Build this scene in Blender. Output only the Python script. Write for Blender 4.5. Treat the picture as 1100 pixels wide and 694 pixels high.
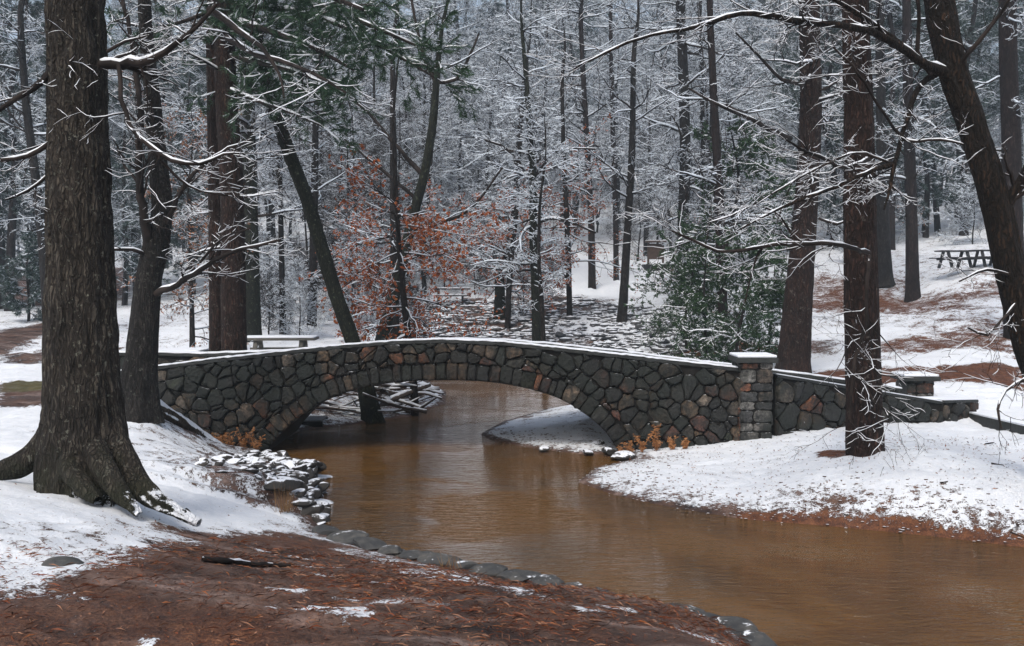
import bpy, math, random
import numpy as np
from mathutils import Vector
R = math.radians
scene = bpy.context.scene
for o in list(bpy.data.objects): bpy.data.objects.remove(o)
C = scene.collection
rng = random.Random(11)
nr = np.random.RandomState(5)

# ------------------------------------------------------------ camera, sky, sun
F = 1050.0; CH = 3.0; PITCH = math.atan((347-300)/F)
cam = bpy.data.cameras.new('camera'); camo = bpy.data.objects.new('camera', cam); C.objects.link(camo)
cam.sensor_width = 36; cam.lens = 36*F/1100; cam.clip_end = 2000; cam.clip_start = .05
camo.location = (0, 0, CH); camo.rotation_euler = (R(90)-PITCH, 0, 0)
scene.camera = camo
SUN_EL, SUN_AZ = 52, 200
w = bpy.data.worlds.new('World'); scene.world = w; w.use_nodes = True
nt = w.node_tree; bg = nt.nodes['Background']
sky = nt.nodes.new('ShaderNodeTexSky'); sky.sky_type = 'NISHITA'; sky.sun_disc = False
sky.sun_elevation = R(SUN_EL); sky.sun_rotation = R(SUN_AZ); sky.air_density = 1.0; sky.dust_density = 4.0
hs = nt.nodes.new('ShaderNodeHueSaturation'); hs.inputs['Saturation'].default_value = .68
nt.links.new(sky.outputs[0], hs.inputs['Color']); nt.links.new(hs.outputs[0], bg.inputs[0])
bg.inputs[1].default_value = 0.15
sl = bpy.data.lights.new('sun', 'SUN'); sl.energy = 1.5; sl.angle = R(12); sl.color = (1, .95, .87)
so = bpy.data.objects.new('sun', sl); C.objects.link(so)
# direction to the sun for the sky's rotation
az = R(SUN_AZ); dv = Vector((math.sin(az)*math.cos(R(SUN_EL)), math.cos(az)*math.cos(R(SUN_EL)), math.sin(R(SUN_EL))))
so.rotation_euler = dv.to_track_quat('Z', 'Y').to_euler(); so.location = dv*60
scene.view_settings.view_transform = 'Standard'; scene.view_settings.look = 'None'
scene.view_settings.exposure = 0.20; scene.view_settings.gamma = 1
scene.render.engine = 'CYCLES'
scene.cycles.max_bounces = 6; scene.cycles.volume_bounces = 1
scene.cycles.volume_step_rate = 4

# ------------------------------------------------------------ pixel helper (photograph is 1100 x 694)
cp, sp = math.cos(PITCH), math.sin(PITCH)
def at(px, py, D):
    a = (px-550)/F; b = (347-py)/F
    y = cp + sp*b; z = -sp + cp*b; t = D/y
    return Vector((a*t, D, CH+z*t))
def flat(px, py, z=0.):
    a = (px-550)/F; b = (347-py)/F
    y = cp + sp*b; zz = -sp + cp*b; t = (z-CH)/zz
    return (a*t, y*t)

# ------------------------------------------------------------ noise
def h3(i, j, k, s):
    v = np.sin(i*127.1+j*311.7+k*74.7+s*19.19)*43758.5453
    return v-np.floor(v)
def vn3(x, y, z, s=0):
    i, j, k = np.floor(x), np.floor(y), np.floor(z)
    fx, fy, fz = x-i, y-j, z-k
    fx = fx*fx*(3-2*fx); fy = fy*fy*(3-2*fy); fz = fz*fz*(3-2*fz)
    r = 0
    for a in (0, 1):
        for b in (0, 1):
            for c in (0, 1):
                r = r + h3(i+a, j+b, k+c, s)*(fx if a else 1-fx)*(fy if b else 1-fy)*(fz if c else 1-fz)
    return r
def fbm(x, y, z=None, s=0, o=4):
    if z is None: z = np.zeros_like(x)
    r = 0; a = .5; t = 0
    for q in range(o):
        r = r + a*vn3(x*2**q, y*2**q, z*2**q, s+q*3); t += a; a *= .5
    return r/t

# ------------------------------------------------------------ terrain function
W = flat
creek = [W(288,487), (-3.9,15.9), W(326,503), W(335,522), W(340,545), W(338,558), W(346,572), W(400,590), W(470,607), W(560,628),
         W(650,652), W(750,678), W(812,694), (2.05,7.4), (2.2,6.4), (2.9,5.0), (4.2,4.0), (6,2), (9,-2), (40,-2), (40,11), (16,10.6), (9,10.5),
         W(1100,588), W(1000,576), W(900,566), W(800,558), W(720,545), W(660,532), W(620,518), W(640,503), W(676,494), (1.84,16.9),
         W(630,489), W(560,480), W(525,472), W(516,466), (-.2,20.5), (.8,22.5), (2.5,24.5), (5,26), (7,27), (7.3,28.5), (5,29.5),
         (2,31), (-.5,32), (-2.3,30.5), (-2.4,28), (-1.75,26), (-1.6,23.5), W(440,448), W(390,455), W(345,460), (-4.2,19.3), (-4.3,16.8)]
creek = np.array(creek)
def poly_sd(poly, X, Y):
    poly = np.asarray(poly, float)
    d = np.full(X.shape, 1e9); ins = np.zeros(X.shape, bool); n = len(poly)
    for i in range(n):
        ax, ay = poly[i]; bx, by = poly[(i+1) % n]
        ex, ey = bx-ax, by-ay; l = ex*ex+ey*ey+1e-12
        t = np.clip(((X-ax)*ex+(Y-ay)*ey)/l, 0, 1)
        d = np.minimum(d, (X-ax-t*ex)**2+(Y-ay-t*ey)**2)
        c = ((ay > Y) != (by > Y)) & (X < (bx-ax)*(Y-ay)/((by-ay) if by != ay else 1e-9)+ax)
        ins ^= c
    d = np.sqrt(d)
    return np.where(ins, -d, d)
ctrl = [(550,694,4.5),(0,694,4.6),(1000,694,4.2),(0,600,5.9),(200,600,6.3),(0,520,8.7),(95,520,9.3),(300,562,9.6),(200,557,9.0),(250,500,13.2),(320,500,13.2),(-200,520,8.7),(-200,650,5),
 (200,480,14.5),(130,450,14.5),(155,432,14.8),(230,474,16.6),(60,440,15),(60,410,21),(60,388,28),(60,350,38),(30,345,41),(60,322,60),(60,300,90),(-200,330,50),(-300,420,18),
 (160,425,17),(200,404,22),(300,394,25),(300,350,36),(300,310,50),(300,270,68),(220,330,45),(350,390,26),(430,414,24.5),(350,425,22),
 (600,378,33),(600,330,43),(600,308,50),(450,352,37),(450,330,44),(700,381,29),(750,352,34),(550,290,60),(550,250,82),(550,220,102),(650,290,60),(650,320,46),(720,285,62),(720,240,95),
 (812,468,16.8),(700,492,16.0),(760,478,16.6),(928,487,13),(1010,461,17.5),(1050,462,17.7),(1100,500,12.6),(800,520,13.6),(1100,468,16.3),(1300,470,16),(1300,560,12),
 (600,438,21),(650,424,21),(700,440,22),(760,400,23.5),(870,402,23.5),(1050,402,22),(900,392,25),(900,370,29),(1000,370,28),(900,340,36),(1000,330,36),(1050,300,40),(1040,287,41.5),
 (900,300,45),(950,305,43),(980,325,40),(900,270,53),(1000,255,56),(1080,238,62),(900,235,80),(900,190,125),(1200,300,38),(1300,200,80),(1250,385,26),
 (0,262,150),(550,175,160),(-200,230,170),(900,120,200),(1200,100,200),(550,120,230),(0,200,230)]
cu = []; cz = []
for px, py, D in ctrl:
    p = at(px, py, D); cu.append((p.x/p.y*1.6, math.log(p.y))); cz.append(p.z)
cu = np.array(cu); cz = np.array(cz)
def tpk(r2): return np.where(r2 > 1e-12, .5*r2*np.log(r2+1e-12), 0)
n = len(cu); K = tpk(((cu[:, None]-cu[None])**2).sum(-1))+np.eye(n)*.004
A = np.zeros((n+3, n+3)); A[:n, :n] = K; A[:n, n] = 1; A[:n, n+1:] = cu; A[n, :n] = 1; A[n+1:, :n] = cu.T
sol = np.linalg.solve(A, np.concatenate([cz, [0, 0, 0]]))
def land(X, Y):
    D = np.clip(Y, 4.2, 235); u = np.clip(X/D*1.6, -1.3, 1.3); v = np.log(D)
    z = sol[n]+sol[n+1]*u+sol[n+2]*v
    for i in range(n): z = z+sol[i]*tpk((u-cu[i, 0])**2+(v-cu[i, 1])**2)
    return z
def gz_arr(X, Y):
    X = np.asarray(X, float); Y = np.asarray(Y, float)
    sd = poly_sd(creek, X, Y)
    z = np.maximum(land(X, Y), .16)
    near = np.clip((24-Y)/6, 0, 1)
    z = z+(fbm(X*.9, Y*.9, s=3)-.5)*(.10*near+.35*(1-near)) + (fbm(X*5, Y*5, s=9, o=3)-.5)*(.085*near+.13*(1-near))
    wb = .85+.45*((Y < 11.6) & (X < 3.5))+.5*np.clip((Y-12)/6, 0, 1)*(X > 0) - .58*((X < -2.) & (Y > 11.9) & (Y < 16.5))
    bank = 1-np.exp(-np.maximum(sd, 0)/wb)
    z = np.where(sd > 0, np.maximum(z, .1)*bank*.97+.01*(sd > .02)+.02*bank, -.6*(1-np.exp(np.minimum(sd, 0)/.5)))
    return z
def gz(x, y): return float(gz_arr(np.array([x]), np.array([y]))[0])
def hit(px, py):
    D = np.exp(np.linspace(math.log(3.6), math.log(230), 900))
    a = (px-550)/F; b = (347-py)/F; y = cp+sp*b; z = -sp+cp*b
    X = a*D/y; Z = CH+z*D/y
    g = np.maximum(gz_arr(X, D), 0)
    k = np.argmax(Z < g) if (Z < g).any() else len(D)-1
    return float(X[k]), float(D[k])

# ------------------------------------------------------------ object helpers
def tag(o, label=None, cat=None, group=None, kind=None):
    if label: o['label'] = label
    if cat: o['category'] = cat
    if group: o['group'] = group
    if kind: o['kind'] = kind
    return o
def empty(name, loc=(0, 0, 0), **k):
    o = bpy.data.objects.new(name, None); C.objects.link(o); o.location = loc; o.empty_display_size = .2
    return tag(o, **k)
def mesh_obj(name, V, Fc, mats, parent=None, smooth=True, mi=None, origin=None):
    """V (n,3) world coords; Fc (m,k) array of one face size, or list of faces"""
    V = np.asarray(V, np.float32).reshape(-1, 3)
    if origin is not None: V = V-np.asarray(origin, np.float32)
    me = bpy.data.meshes.new(name)
    if isinstance(Fc, np.ndarray):
        m, k = Fc.shape
        me.vertices.add(len(V)); me.vertices.foreach_set('co', V.ravel())
        me.loops.add(m*k); me.loops.foreach_set('vertex_index', Fc.astype(np.int32).ravel())
        me.polygons.add(m); me.polygons.foreach_set('loop_start', np.arange(0, m*k, k, dtype=np.int32))
        me.polygons.foreach_set('loop_total', np.full(m, k, np.int32))
        me.update(calc_edges=True)
    else:
        me.from_pydata([tuple(map(float, v)) for v in V], [], Fc)
    if not isinstance(mats, (list, tuple)): mats = [mats]
    for m_ in mats: me.materials.append(m_)
    if mi is not None: me.polygons.foreach_set('material_index', np.asarray(mi, np.int32))
    me.polygons.foreach_set('use_smooth', [smooth]*len(me.polygons))
    o = bpy.data.objects.new(name, me); C.objects.link(o)
    if parent: o.parent = parent
    if origin is not None and not parent: o.location = origin
    return o
def copy_tree(o, parent=None):
    c = o.copy(); C.objects.link(c); c.parent = parent
    for ch in list(o.children): copy_tree(ch, c)
    return c
def delete_tree(o):
    for ch in list(o.children): delete_tree(ch)
    bpy.data.objects.remove(o)

class Tubes:
    def __init__(s): s.P = []; s.r = []; s.off = []; s.n = 0
    def add(s, pts, rad):
        s.P.append(np.asarray(pts, float)); s.r.append(np.asarray(rad, float)); s.off.append(s.n); s.n += len(pts)
    def mesh(s, sides=3):
        P = np.concatenate(s.P); r = np.concatenate(s.r); N = len(P)
        T = np.empty_like(P); ref = np.empty_like(P); link = np.ones(N, bool)
        for p, o in zip(s.P, s.off):
            k = len(p); t = np.empty_like(p)
            t[1:-1] = p[2:]-p[:-2]; t[0] = p[1]-p[0]; t[-1] = p[-1]-p[-2]
            T[o:o+k] = t; link[o+k-1] = False
            d = np.abs(p[-1]-p[0]); ref[o:o+k] = (0, 0, 1) if d[2] < .75*np.linalg.norm(d) else (0, 1, 0)
        T /= np.linalg.norm(T, axis=1)[:, None]+1e-9
        U = np.cross(T, ref); U /= np.linalg.norm(U, axis=1)[:, None]+1e-9; Vv = np.cross(T, U)
        a = np.arange(sides)/sides*2*np.pi+.5
        V = P[:, None]+r[:, None, None]*(np.cos(a)[None, :, None]*U[:, None]+np.sin(a)[None, :, None]*Vv[:, None])
        i = np.nonzero(link)[0][:, None]*sides; k = np.arange(sides)[None]; k2 = (k+1) % sides
        Fc = np.stack([i+k, i+k2, i+sides+k2, i+sides+k], -1).reshape(-1, 4)
        return V.reshape(-1, 3), Fc
    def build(s, name, mat, parent=None, sides=3, smooth=True, origin=None):
        if not s.P: return None
        V, Fc = s.mesh(sides)
        return mesh_obj(name, V, Fc, mat, parent, smooth, origin=origin)

def smooth_path(pts, rad, step):
    """Catmull-Rom resample"""
    P = np.asarray(pts, float); r = np.asarray(rad, float)
    if len(P) == 2: pass
    Q = np.vstack([2*P[0]-P[1], P, 2*P[-1]-P[-2]]); rr = np.concatenate([[r[0]], r, [r[-1]]])
    out = []; ro = []
    for i in range(1, len(Q)-2):
        L = np.linalg.norm(Q[i+1]-Q[i]); k = max(2, int(L/step))
        for t in np.arange(k)/k:
            a, b, c, d = Q[i-1], Q[i], Q[i+1], Q[i+2]
            out.append(.5*((2*b)+(-a+c)*t+(2*a-5*b+4*c-d)*t*t+(-a+3*b-3*c+d)*t**3)); ro.append(rr[i]*(1-t)+rr[i+1]*t)
    out.append(P[-1]); ro.append(r[-1])
    return np.array(out), np.array(ro)

def rough_trunk(name, pts, rad, mat, parent, sides=64, step=.05, amp=.02, seed=0, flare=0., lobes=5, origin=(0, 0, 0), fx=9., fz=2.2, lump=.06):
    P, r = smooth_path(pts, rad, step)
    Np = len(P); T = np.gradient(P, axis=0); T /= np.linalg.norm(T, axis=1)[:, None]
    U = np.cross(T, np.array([0, 1., 0])); U /= np.linalg.norm(U, axis=1)[:, None]; Vv = np.cross(T, U)
    s = np.concatenate([[0], np.cumsum(np.linalg.norm(np.diff(P, axis=0), axis=1))])
    th = np.arange(sides)/sides*2*np.pi
    ct, st = np.cos(th)[None], np.sin(th)[None]; S = s[:, None]+0*ct; Rr = r[:, None]
    x = ct*Rr; y = st*Rr
    twist = .25*np.sin(S*.8+seed)
    rid = 1-np.abs(2*fbm((x+twist*.1)*fx*1.6, y*fx*1.6, S*fz, seed, 3)-1)*1.8
    lum = (fbm(ct*1.2+5, st*1.2, S*.5, seed+7, 3)-.5)*2
    rad2 = Rr*(1+lump*lum)+amp*(rid-.6)
    if flare:
        h = np.exp(-S/.38); lob = .55+.45*np.sin(th[None]*lobes+seed+.5*np.sin(th[None]*2))
        rad2 = rad2+Rr*flare*h*lob
    V = P[:, None]+rad2[..., None]*(ct[..., None]*U[:, None]+st[..., None]*Vv[:, None])
    i = (np.arange(Np-1)*sides)[:, None]; k = np.arange(sides)[None]; k2 = (k+1) % sides
    Fc = np.stack([i+k, i+k2, i+sides+k2, i+sides+k], -1).reshape(-1, 4)
    V = V.reshape(-1, 3)-np.asarray(origin)
    return mesh_obj(name, V, Fc, mat, parent)

def snow_run(TB, pts, rad, amt=1., seed=0, gap=.25, mn=.004, step=None):
    """thick snow lying along the upper side of a branch, broken by gaps"""
    P = np.asarray(pts, float); r = np.asarray(rad, float)
    if len(P) < 2: return
    t = np.gradient(P, axis=0); t /= np.linalg.norm(t, axis=1)[:, None]+1e-9
    hor = np.sqrt(np.clip(1-t[:, 2]**2, 0, 1)); hor = np.clip((hor-.45)/.4, 0, 1)
    nz = .65+.6*nr.rand(len(P))
    sr = (r*.75+mn)*amt*hor*nz
    ok = (hor > .05) & (nr.rand(len(P)) > gap)
    Q = P+np.c_[np.zeros(len(P)), np.zeros(len(P)), r*.55+sr*.35]
    i = 0
    while i < len(P):
        if not ok[i]: i += 1; continue
        j = i
        while j+1 < len(P) and ok[j+1]: j += 1
        if j > i:
            q = sr[i:j+1].copy(); q[0] *= .4; q[-1] *= .4
            TB.add(Q[i:j+1], q)
        i = j+1

def grow(out, p, d, L, r, lv, rg, up=.1, nseg=6, spread=.9, kids=(5, 4, 3), wob=.22, ratio=.5):
    """recursive branch: appends (points, radii, level)"""
    p = np.array(p, float); d = np.array(d, float); d /= np.linalg.norm(d)+1e-9
    L = max(L, .16)
    pts = [p.copy()]; rad = [r]; st = L/nseg; ds = [d.copy()]
    for i in range(nseg):
        d = d+np.array([rg.gauss(0, wob), rg.gauss(0, wob), rg.gauss(0, wob)*.8+up*.25]); d /= np.linalg.norm(d)
        p = p+d*st; pts.append(p.copy()); rad.append(max(r*(1-.8*(i+1)/nseg), .0022)); ds.append(d.copy())
    out.append((np.array(pts), np.array(rad), lv))
    if lv < len(kids):
        nk = kids[lv]
        for q in range(nk):
            t = .18+.8*(q+rg.random()*.8)/nk; i = min(int(t*nseg), nseg-1); f = t*nseg-i
            b = pts[i]*(1-f)+pts[i+1]*f
            a = rg.uniform(0, 6.283); v = np.cross(ds[i], [math.cos(a), math.sin(a), .35*math.sin(a*3)])
            v /= np.linalg.norm(v)+1e-9; v[2] *= .6
            dd = ds[i]*rg.uniform(.5, 1.)+v*spread
            grow(out, b, dd, L*ratio*rg.uniform(.7, 1.25)*(1.1-.5*t), max(rad[i]*.55, .003), lv+1, rg, up, max(3, nseg-1), spread, kids, wob, ratio)

def tris_cloud(name, pos, dirs, length, width, mat, parent, per=1, spread=.6, quad=False, origin=(0, 0, 0)):
    """many thin leaf or needle faces. pos,dirs (n,3)"""
    pos = np.repeat(np.asarray(pos, float), per, 0)-np.asarray(origin); d = np.repeat(np.asarray(dirs, float), per, 0)
    N = len(pos)
    d = d+nr.normal(0, spread, (N, 3)); d /= np.linalg.norm(d, axis=1)[:, None]+1e-9
    s = np.cross(d, nr.normal(0, 1, (N, 3))); s /= np.linalg.norm(s, axis=1)[:, None]+1e-9
    L = length*nr.uniform(.6, 1.2, (N, 1)); w_ = width*nr.uniform(.7, 1.2, (N, 1))
    if quad:
        nn = np.cross(d, s)
        V = np.stack([pos, pos+d*L*.5+s*w_+nn*L*.12, pos+d*L+nn*L*.05, pos+d*L*.5-s*w_+nn*L*.12], 1); k = 4
    else:
        V = np.stack([pos-s*w_*.5, pos+s*w_*.5, pos+d*L], 1); k = 3
    return mesh_obj(name, V.reshape(-1, 3), np.arange(N*k).reshape(N, k), mat, parent, smooth=False)

# ------------------------------------------------------------ materials
def mat(name):
    m = bpy.data.materials.new(name); m.use_nodes = True
    return m, m.node_tree.nodes, m.node_tree.links, m.node_tree.nodes['Principled BSDF']
def ramp(N, L, src, stops):
    r = N.new('ShaderNodeValToRGB'); e = r.color_ramp.elements
    while len(e) < len(stops): e.new(.5)
    for q, (p_, c) in zip(e, stops): q.position = p_; q.color = (*c, 1) if len(c) == 3 else c
    L.new(src, r.inputs[0]); return r.outputs[0]
def noise(N, L, vec, scale, detail=5, rough=.6, dist=0):
    t = N.new('ShaderNodeTexNoise'); t.inputs['Scale'].default_value = scale; t.inputs['Detail'].default_value = detail
    t.inputs['Roughness'].default_value = rough; t.inputs['Distortion'].default_value = dist
    if vec is not None: L.new(vec, t.inputs['Vector'])
    return t.outputs[0]
def mapping(N, L, src, scale=(1, 1, 1), rot=(0, 0, 0)):
    m = N.new('ShaderNodeMapping'); m.inputs['Scale'].default_value = scale; m.inputs['Rotation'].default_value = rot; L.new(src, m.inputs[0]); return m.outputs[0]
def mth(N, L, op, a, b=None, c=None, clamp=False):
    m = N.new('ShaderNodeMath'); m.operation = op; m.use_clamp = clamp
    for i, v in enumerate((a, b, c)):
        if v is None: continue
        if isinstance(v, (int, float)): m.inputs[i].default_value = v
        else: L.new(v, m.inputs[i])
    return m.outputs[0]
def mix(N, L, f, a, b):
    m = N.new('ShaderNodeMix'); m.data_type = 'RGBA'
    for s_, v in ((m.inputs[0], f), (m.inputs[6], a), (m.inputs[7], b)):
        if isinstance(v, (int, float)): s_.default_value = v
        elif isinstance(v, tuple): s_.default_value = (*v, 1)
        else: L.new(v, s_)
    return m.outputs[2]
def bump(N, L, B, h, dist, strength=1.):
    b = N.new('ShaderNodeBump'); b.inputs['Distance'].default_value = dist; b.inputs['Strength'].default_value = strength
    L.new(h, b.inputs['Height']); L.new(b.outputs[0], B.inputs['Normal'])
SNOW = (.80, .83, .88)
def objc(N): return N.new('ShaderNodeTexCoord').outputs['Object']
def upz(N, L):
    g = N.new('ShaderNodeNewGeometry'); s_ = N.new('ShaderNodeSeparateXYZ'); L.new(g.outputs['Normal'], s_.inputs[0]); return s_.outputs[2]
def worldpos(N): return N.new('ShaderNodeNewGeometry').outputs['Position']
def mapr(N, L, v, a, b, c=0., d=1.):
    m = N.new('ShaderNodeMapRange'); m.interpolation_type = 'SMOOTHSTEP'
    L.new(v, m.inputs[0]); m.inputs[1].default_value = a; m.inputs[2].default_value = b; m.inputs[3].default_value = c; m.inputs[4].default_value = d
    return m.outputs[0]

def bark_mat(name, dark, light, lichen=None, sc=1., bd=.02, snow_side=0., snow_base=None, moss=0.):
    kb_ = 1.6 if moss else 1.; dark = tuple(c*.5*kb_ for c in dark); light = tuple(c*.62*kb_ for c in light)
    m, N, L, B = mat(name); oc = objc(N)
    dn = N.new('ShaderNodeTexNoise'); dn.inputs['Scale'].default_value = 5*sc; dn.inputs['Detail'].default_value = 4; L.new(oc, dn.inputs['Vector'])
    va = N.new('ShaderNodeVectorMath'); va.operation = 'MULTIPLY_ADD'; L.new(dn.outputs['Color'], va.inputs[0]); va.inputs[1].default_value = (.13/sc, .13/sc, .3/sc); L.new(oc, va.inputs[2])
    vo = N.new('ShaderNodeTexVoronoi'); vo.feature = 'DISTANCE_TO_EDGE'; vo.inputs['Scale'].default_value = 1.
    L.new(mapping(N, L, va.outputs[0], (30*sc, 30*sc, 4.6*sc)), vo.inputs['Vector'])
    v1 = mapping(N, L, oc, (9*sc, 9*sc, 2.4*sc)); n1 = noise(N, L, v1, 1.6, 7, .7, .4)
    n2 = noise(N, L, mapping(N, L, oc, (34*sc, 34*sc, 12*sc)), 1.3, 5, .7); n4 = noise(N, L, oc, 1.7, 4, .6)
    pl_ = mapr(N, L, vo.outputs['Distance'], .0, .26)
    hh = mth(N, L, 'ADD', mth(N, L, 'MULTIPLY', pl_, .27), mth(N, L, 'ADD', mth(N, L, 'MULTIPLY', n1, .55), mth(N, L, 'MULTIPLY', n2, .42)))
    col = ramp(N, L, hh, [(.34, tuple(c*.18 for c in dark)), (.56, tuple(c*.7 for c in dark)), (.72, dark), (.92, light)])
    tn = N.new('ShaderNodeMix'); tn.data_type = 'RGBA'; tn.blend_type = 'MULTIPLY'; tn.inputs[0].default_value = 1; L.new(col, tn.inputs[6])
    L.new(ramp(N, L, n4, [(.35, (.55, .55, .55)), (.65, (1.25, 1.25, 1.25))]), tn.inputs[7]); col = tn.outputs[2]
    if lichen:
        pn = noise(N, L, oc, 14*sc, 7, .75); f = mapr(N, L, pn, .58, .64); f = mth(N, L, 'MULTIPLY', f, .75)
        col = mix(N, L, f, col, lichen)
    if moss:
        sz = N.new('ShaderNodeSeparateXYZ'); L.new(oc, sz.inputs[0]); pn = noise(N, L, oc, 4, 5)
        f = mth(N, L, 'MULTIPLY', mapr(N, L, mth(N, L, 'SUBTRACT', mth(N, L, 'MULTIPLY', pn, 1.6), sz.outputs[2]), .2, .9), moss, clamp=True)
        col = mix(N, L, f, col, (.016, .021, .009))
    rgh = .85
    sn = None
    if snow_side:
        u = upz(N, L); pn = noise(N, L, oc, 9, 5, .7)
        sn = mapr(N, L, mth(N, L, 'ADD', u, mth(N, L, 'MULTIPLY', mth(N, L, 'SUBTRACT', pn, .5), 1.2)), snow_side, snow_side+.15)
    if snow_base is not None:
        sz = N.new('ShaderNodeSeparateXYZ'); L.new(oc, sz.inputs[0]); pn = noise(N, L, oc, 7, 8, .75)
        hb = mth(N, L, 'SUBTRACT', mth(N, L, 'ADD', mth(N, L, 'MULTIPLY', pn, 3.6), mth(N, L, 'MULTIPLY', upz(N, L), .5)), mth(N, L, 'MULTIPLY', sz.outputs[2], snow_base))
        s2 = mapr(N, L, hb, 1.98, 2.10)
        sn = s2 if sn is None else mth(N, L, 'MAXIMUM', sn, s2)
    if sn is not None: col = mix(N, L, sn, col, SNOW)
    L.new(col, B.inputs['Base Color']); B.inputs['Roughness'].default_value = rgh
    B.inputs['Specular IOR Level'].default_value = .25
    bump(N, L, B, hh, bd)
    return m
M = {}
M['bark_big'] = bark_mat('ridged_grey_bark', (.050, .041, .033), (.15, .13, .105), (.17, .17, .14), 1., .06, moss=.6, snow_base=3.2)
M['bark_oak'] = bark_mat('grey_oak_bark', (.036, .031, .028), (.10, .088, .078), (.10, .105, .09), 1., .045)
M['bark_pine'] = bark_mat('red_brown_pine_bark', (.050, .027, .021), (.14, .072, .052), (.10, .085, .075), .75, .05)
M['bark_right'] = bark_mat('orange_brown_bark', (.026, .018, .013), (.115, .06, .032), (.016, .015, .013), .85, .045)
M['bark_mossy'] = bark_mat('mossy_green_bark', (.024, .028, .019), (.07, .075, .047), (.10, .11, .07), 1., .012, snow_side=.75)
M['bark_far'] = bark_mat('grey_brown_bark', (.035, .029, .028), (.09, .078, .075), None, .6, .03, snow_side=.72)
M['bark_farpine'] = bark_mat('far_pine_bark', (.036, .023, .022), (.085, .05, .045), None, .6, .03)
def twig_mat():
    m, N, L, B = mat('twig_bark'); u = upz(N, L)
    L.new(mix(N, L, mapr(N, L, noise(N, L, objc(N), 3, 2), .4, .6), (.012, .009, .008), (.032, .024, .021)), B.inputs['Base Color']); B.inputs['Roughness'].default_value = .8
    B.inputs['Specular IOR Level'].default_value = .2
    return m
M['twig'] = twig_mat()
def plain(name, col, rough=.8, var=.3, sc=8., bd=0., spec=.3, trans=0.):
    m, N, L, B = mat(name); n_ = noise(N, L, objc(N), sc, 5, .65)
    L.new(ramp(N, L, n_, [(.3, tuple(c*(1-var) for c in col)), (.7, tuple(min(1, c*(1+var)) for c in col))]), B.inputs['Base Color'])
    B.inputs['Roughness'].default_value = rough; B.inputs['Specular IOR Level'].default_value = spec
    if bd: bump(N, L, B, n_, bd)
    return m
M['snow'] = plain('snow', (.80, .83, .88), .75, .04, 20, .004)
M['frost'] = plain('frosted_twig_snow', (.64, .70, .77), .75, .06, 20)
def leafmat(name, cols, rough=.6):
    m, N, L, B = mat(name); g = N.new('ShaderNodeNewGeometry')
    L.new(ramp(N, L, g.outputs['Random Per Island'], [(i/(len(cols)-1), c) for i, c in enumerate(cols)]), B.inputs['Base Color'])
    B.inputs['Roughness'].default_value = rough; B.inputs['Specular IOR Level'].default_value = .3
    return m
M['beech_leaf'] = leafmat('rust_beech_leaf', [(.10, .024, .007), (.40, .095, .018), (.22, .050, .012), (.46, .15, .04)])
M['tan_leaf'] = leafmat('tan_beech_leaf', [(.16, .07, .04), (.32, .16, .09), (.11, .045, .028)])
M['needle'] = leafmat('pine_needle', [(.014, .040, .022), (.03, .075, .038), (.05, .10, .05), (.016, .035, .026)])
M['needle_far'] = leafmat('far_evergreen_needle', [(.012, .032, .026), (.026, .055, .042), (.04, .07, .055), (.014, .034, .03), (.02, .045, .038), (.35, .38, .42)])
M['holly'] = leafmat('holly_leaf', [(.013, .036, .015), (.032, .075, .026), (.02, .05, .022), (.05, .10, .040)], .6)
M['litter'] = leafmat('leaf_litter', [(.025, .012, .008), (.22, .06, .022), (.06, .022, .012), (.34, .17, .10), (.03, .018, .014), (.13, .040, .018), (.02, .012, .01), (.30, .10, .03)])
M['fern'] = leafmat('dead_fern', [(.30, .12, .04), (.42, .20, .08), (.20, .08, .03)])
M['grass_dry'] = leafmat('dry_grass', [(.30, .19, .08), (.22, .12, .05), (.12, .06, .03)])

def rock_mat(name, c1, c2, c3, snow=.55, sc=3.):
    m, N, L, B = mat(name); oc = worldpos(N)
    n1 = noise(N, L, oc, sc, 8, .65); n2 = noise(N, L, oc, sc*.35, 3)
    col = ramp(N, L, n1, [(.3, c1), (.5, c2), (.72, c3)])
    oi = N.new('ShaderNodeObjectInfo'); col = mix(N, L, mth(N, L, 'MULTIPLY', oi.outputs['Random'], .5), col, c1)
    if snow < 1.5:
        n3 = noise(N, L, oc, 5, 6, .7)
        f = mapr(N, L, mth(N, L, 'ADD', upz(N, L), mth(N, L, 'MULTIPLY', mth(N, L, 'SUBTRACT', n3, .5), 1.6)), snow, snow+.12)
        col = mix(N, L, f, col, SNOW)
    L.new(col, B.inputs['Base Color']); B.inputs['Roughness'].default_value = .7
    bump(N, L, B, n1, .03)
    return m
M['rock'] = rock_mat('snowy_dark_rock', (.010, .010, .010), (.030, .027, .024), (.08, .065, .05), .80)
M['riprap'] = rock_mat('riprap_rock', (.012, .014, .018), (.04, .042, .048), (.10, .09, .085), .78)
M['slab'] = rock_mat('wet_grey_slab', (.02, .022, .025), (.06, .06, .058), (.13, .12, .105), 1.08, 6)
M['log'] = rock_mat('driftwood', (.03, .022, .018), (.07, .05, .04), (.14, .10, .08), .7, 6)

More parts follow.
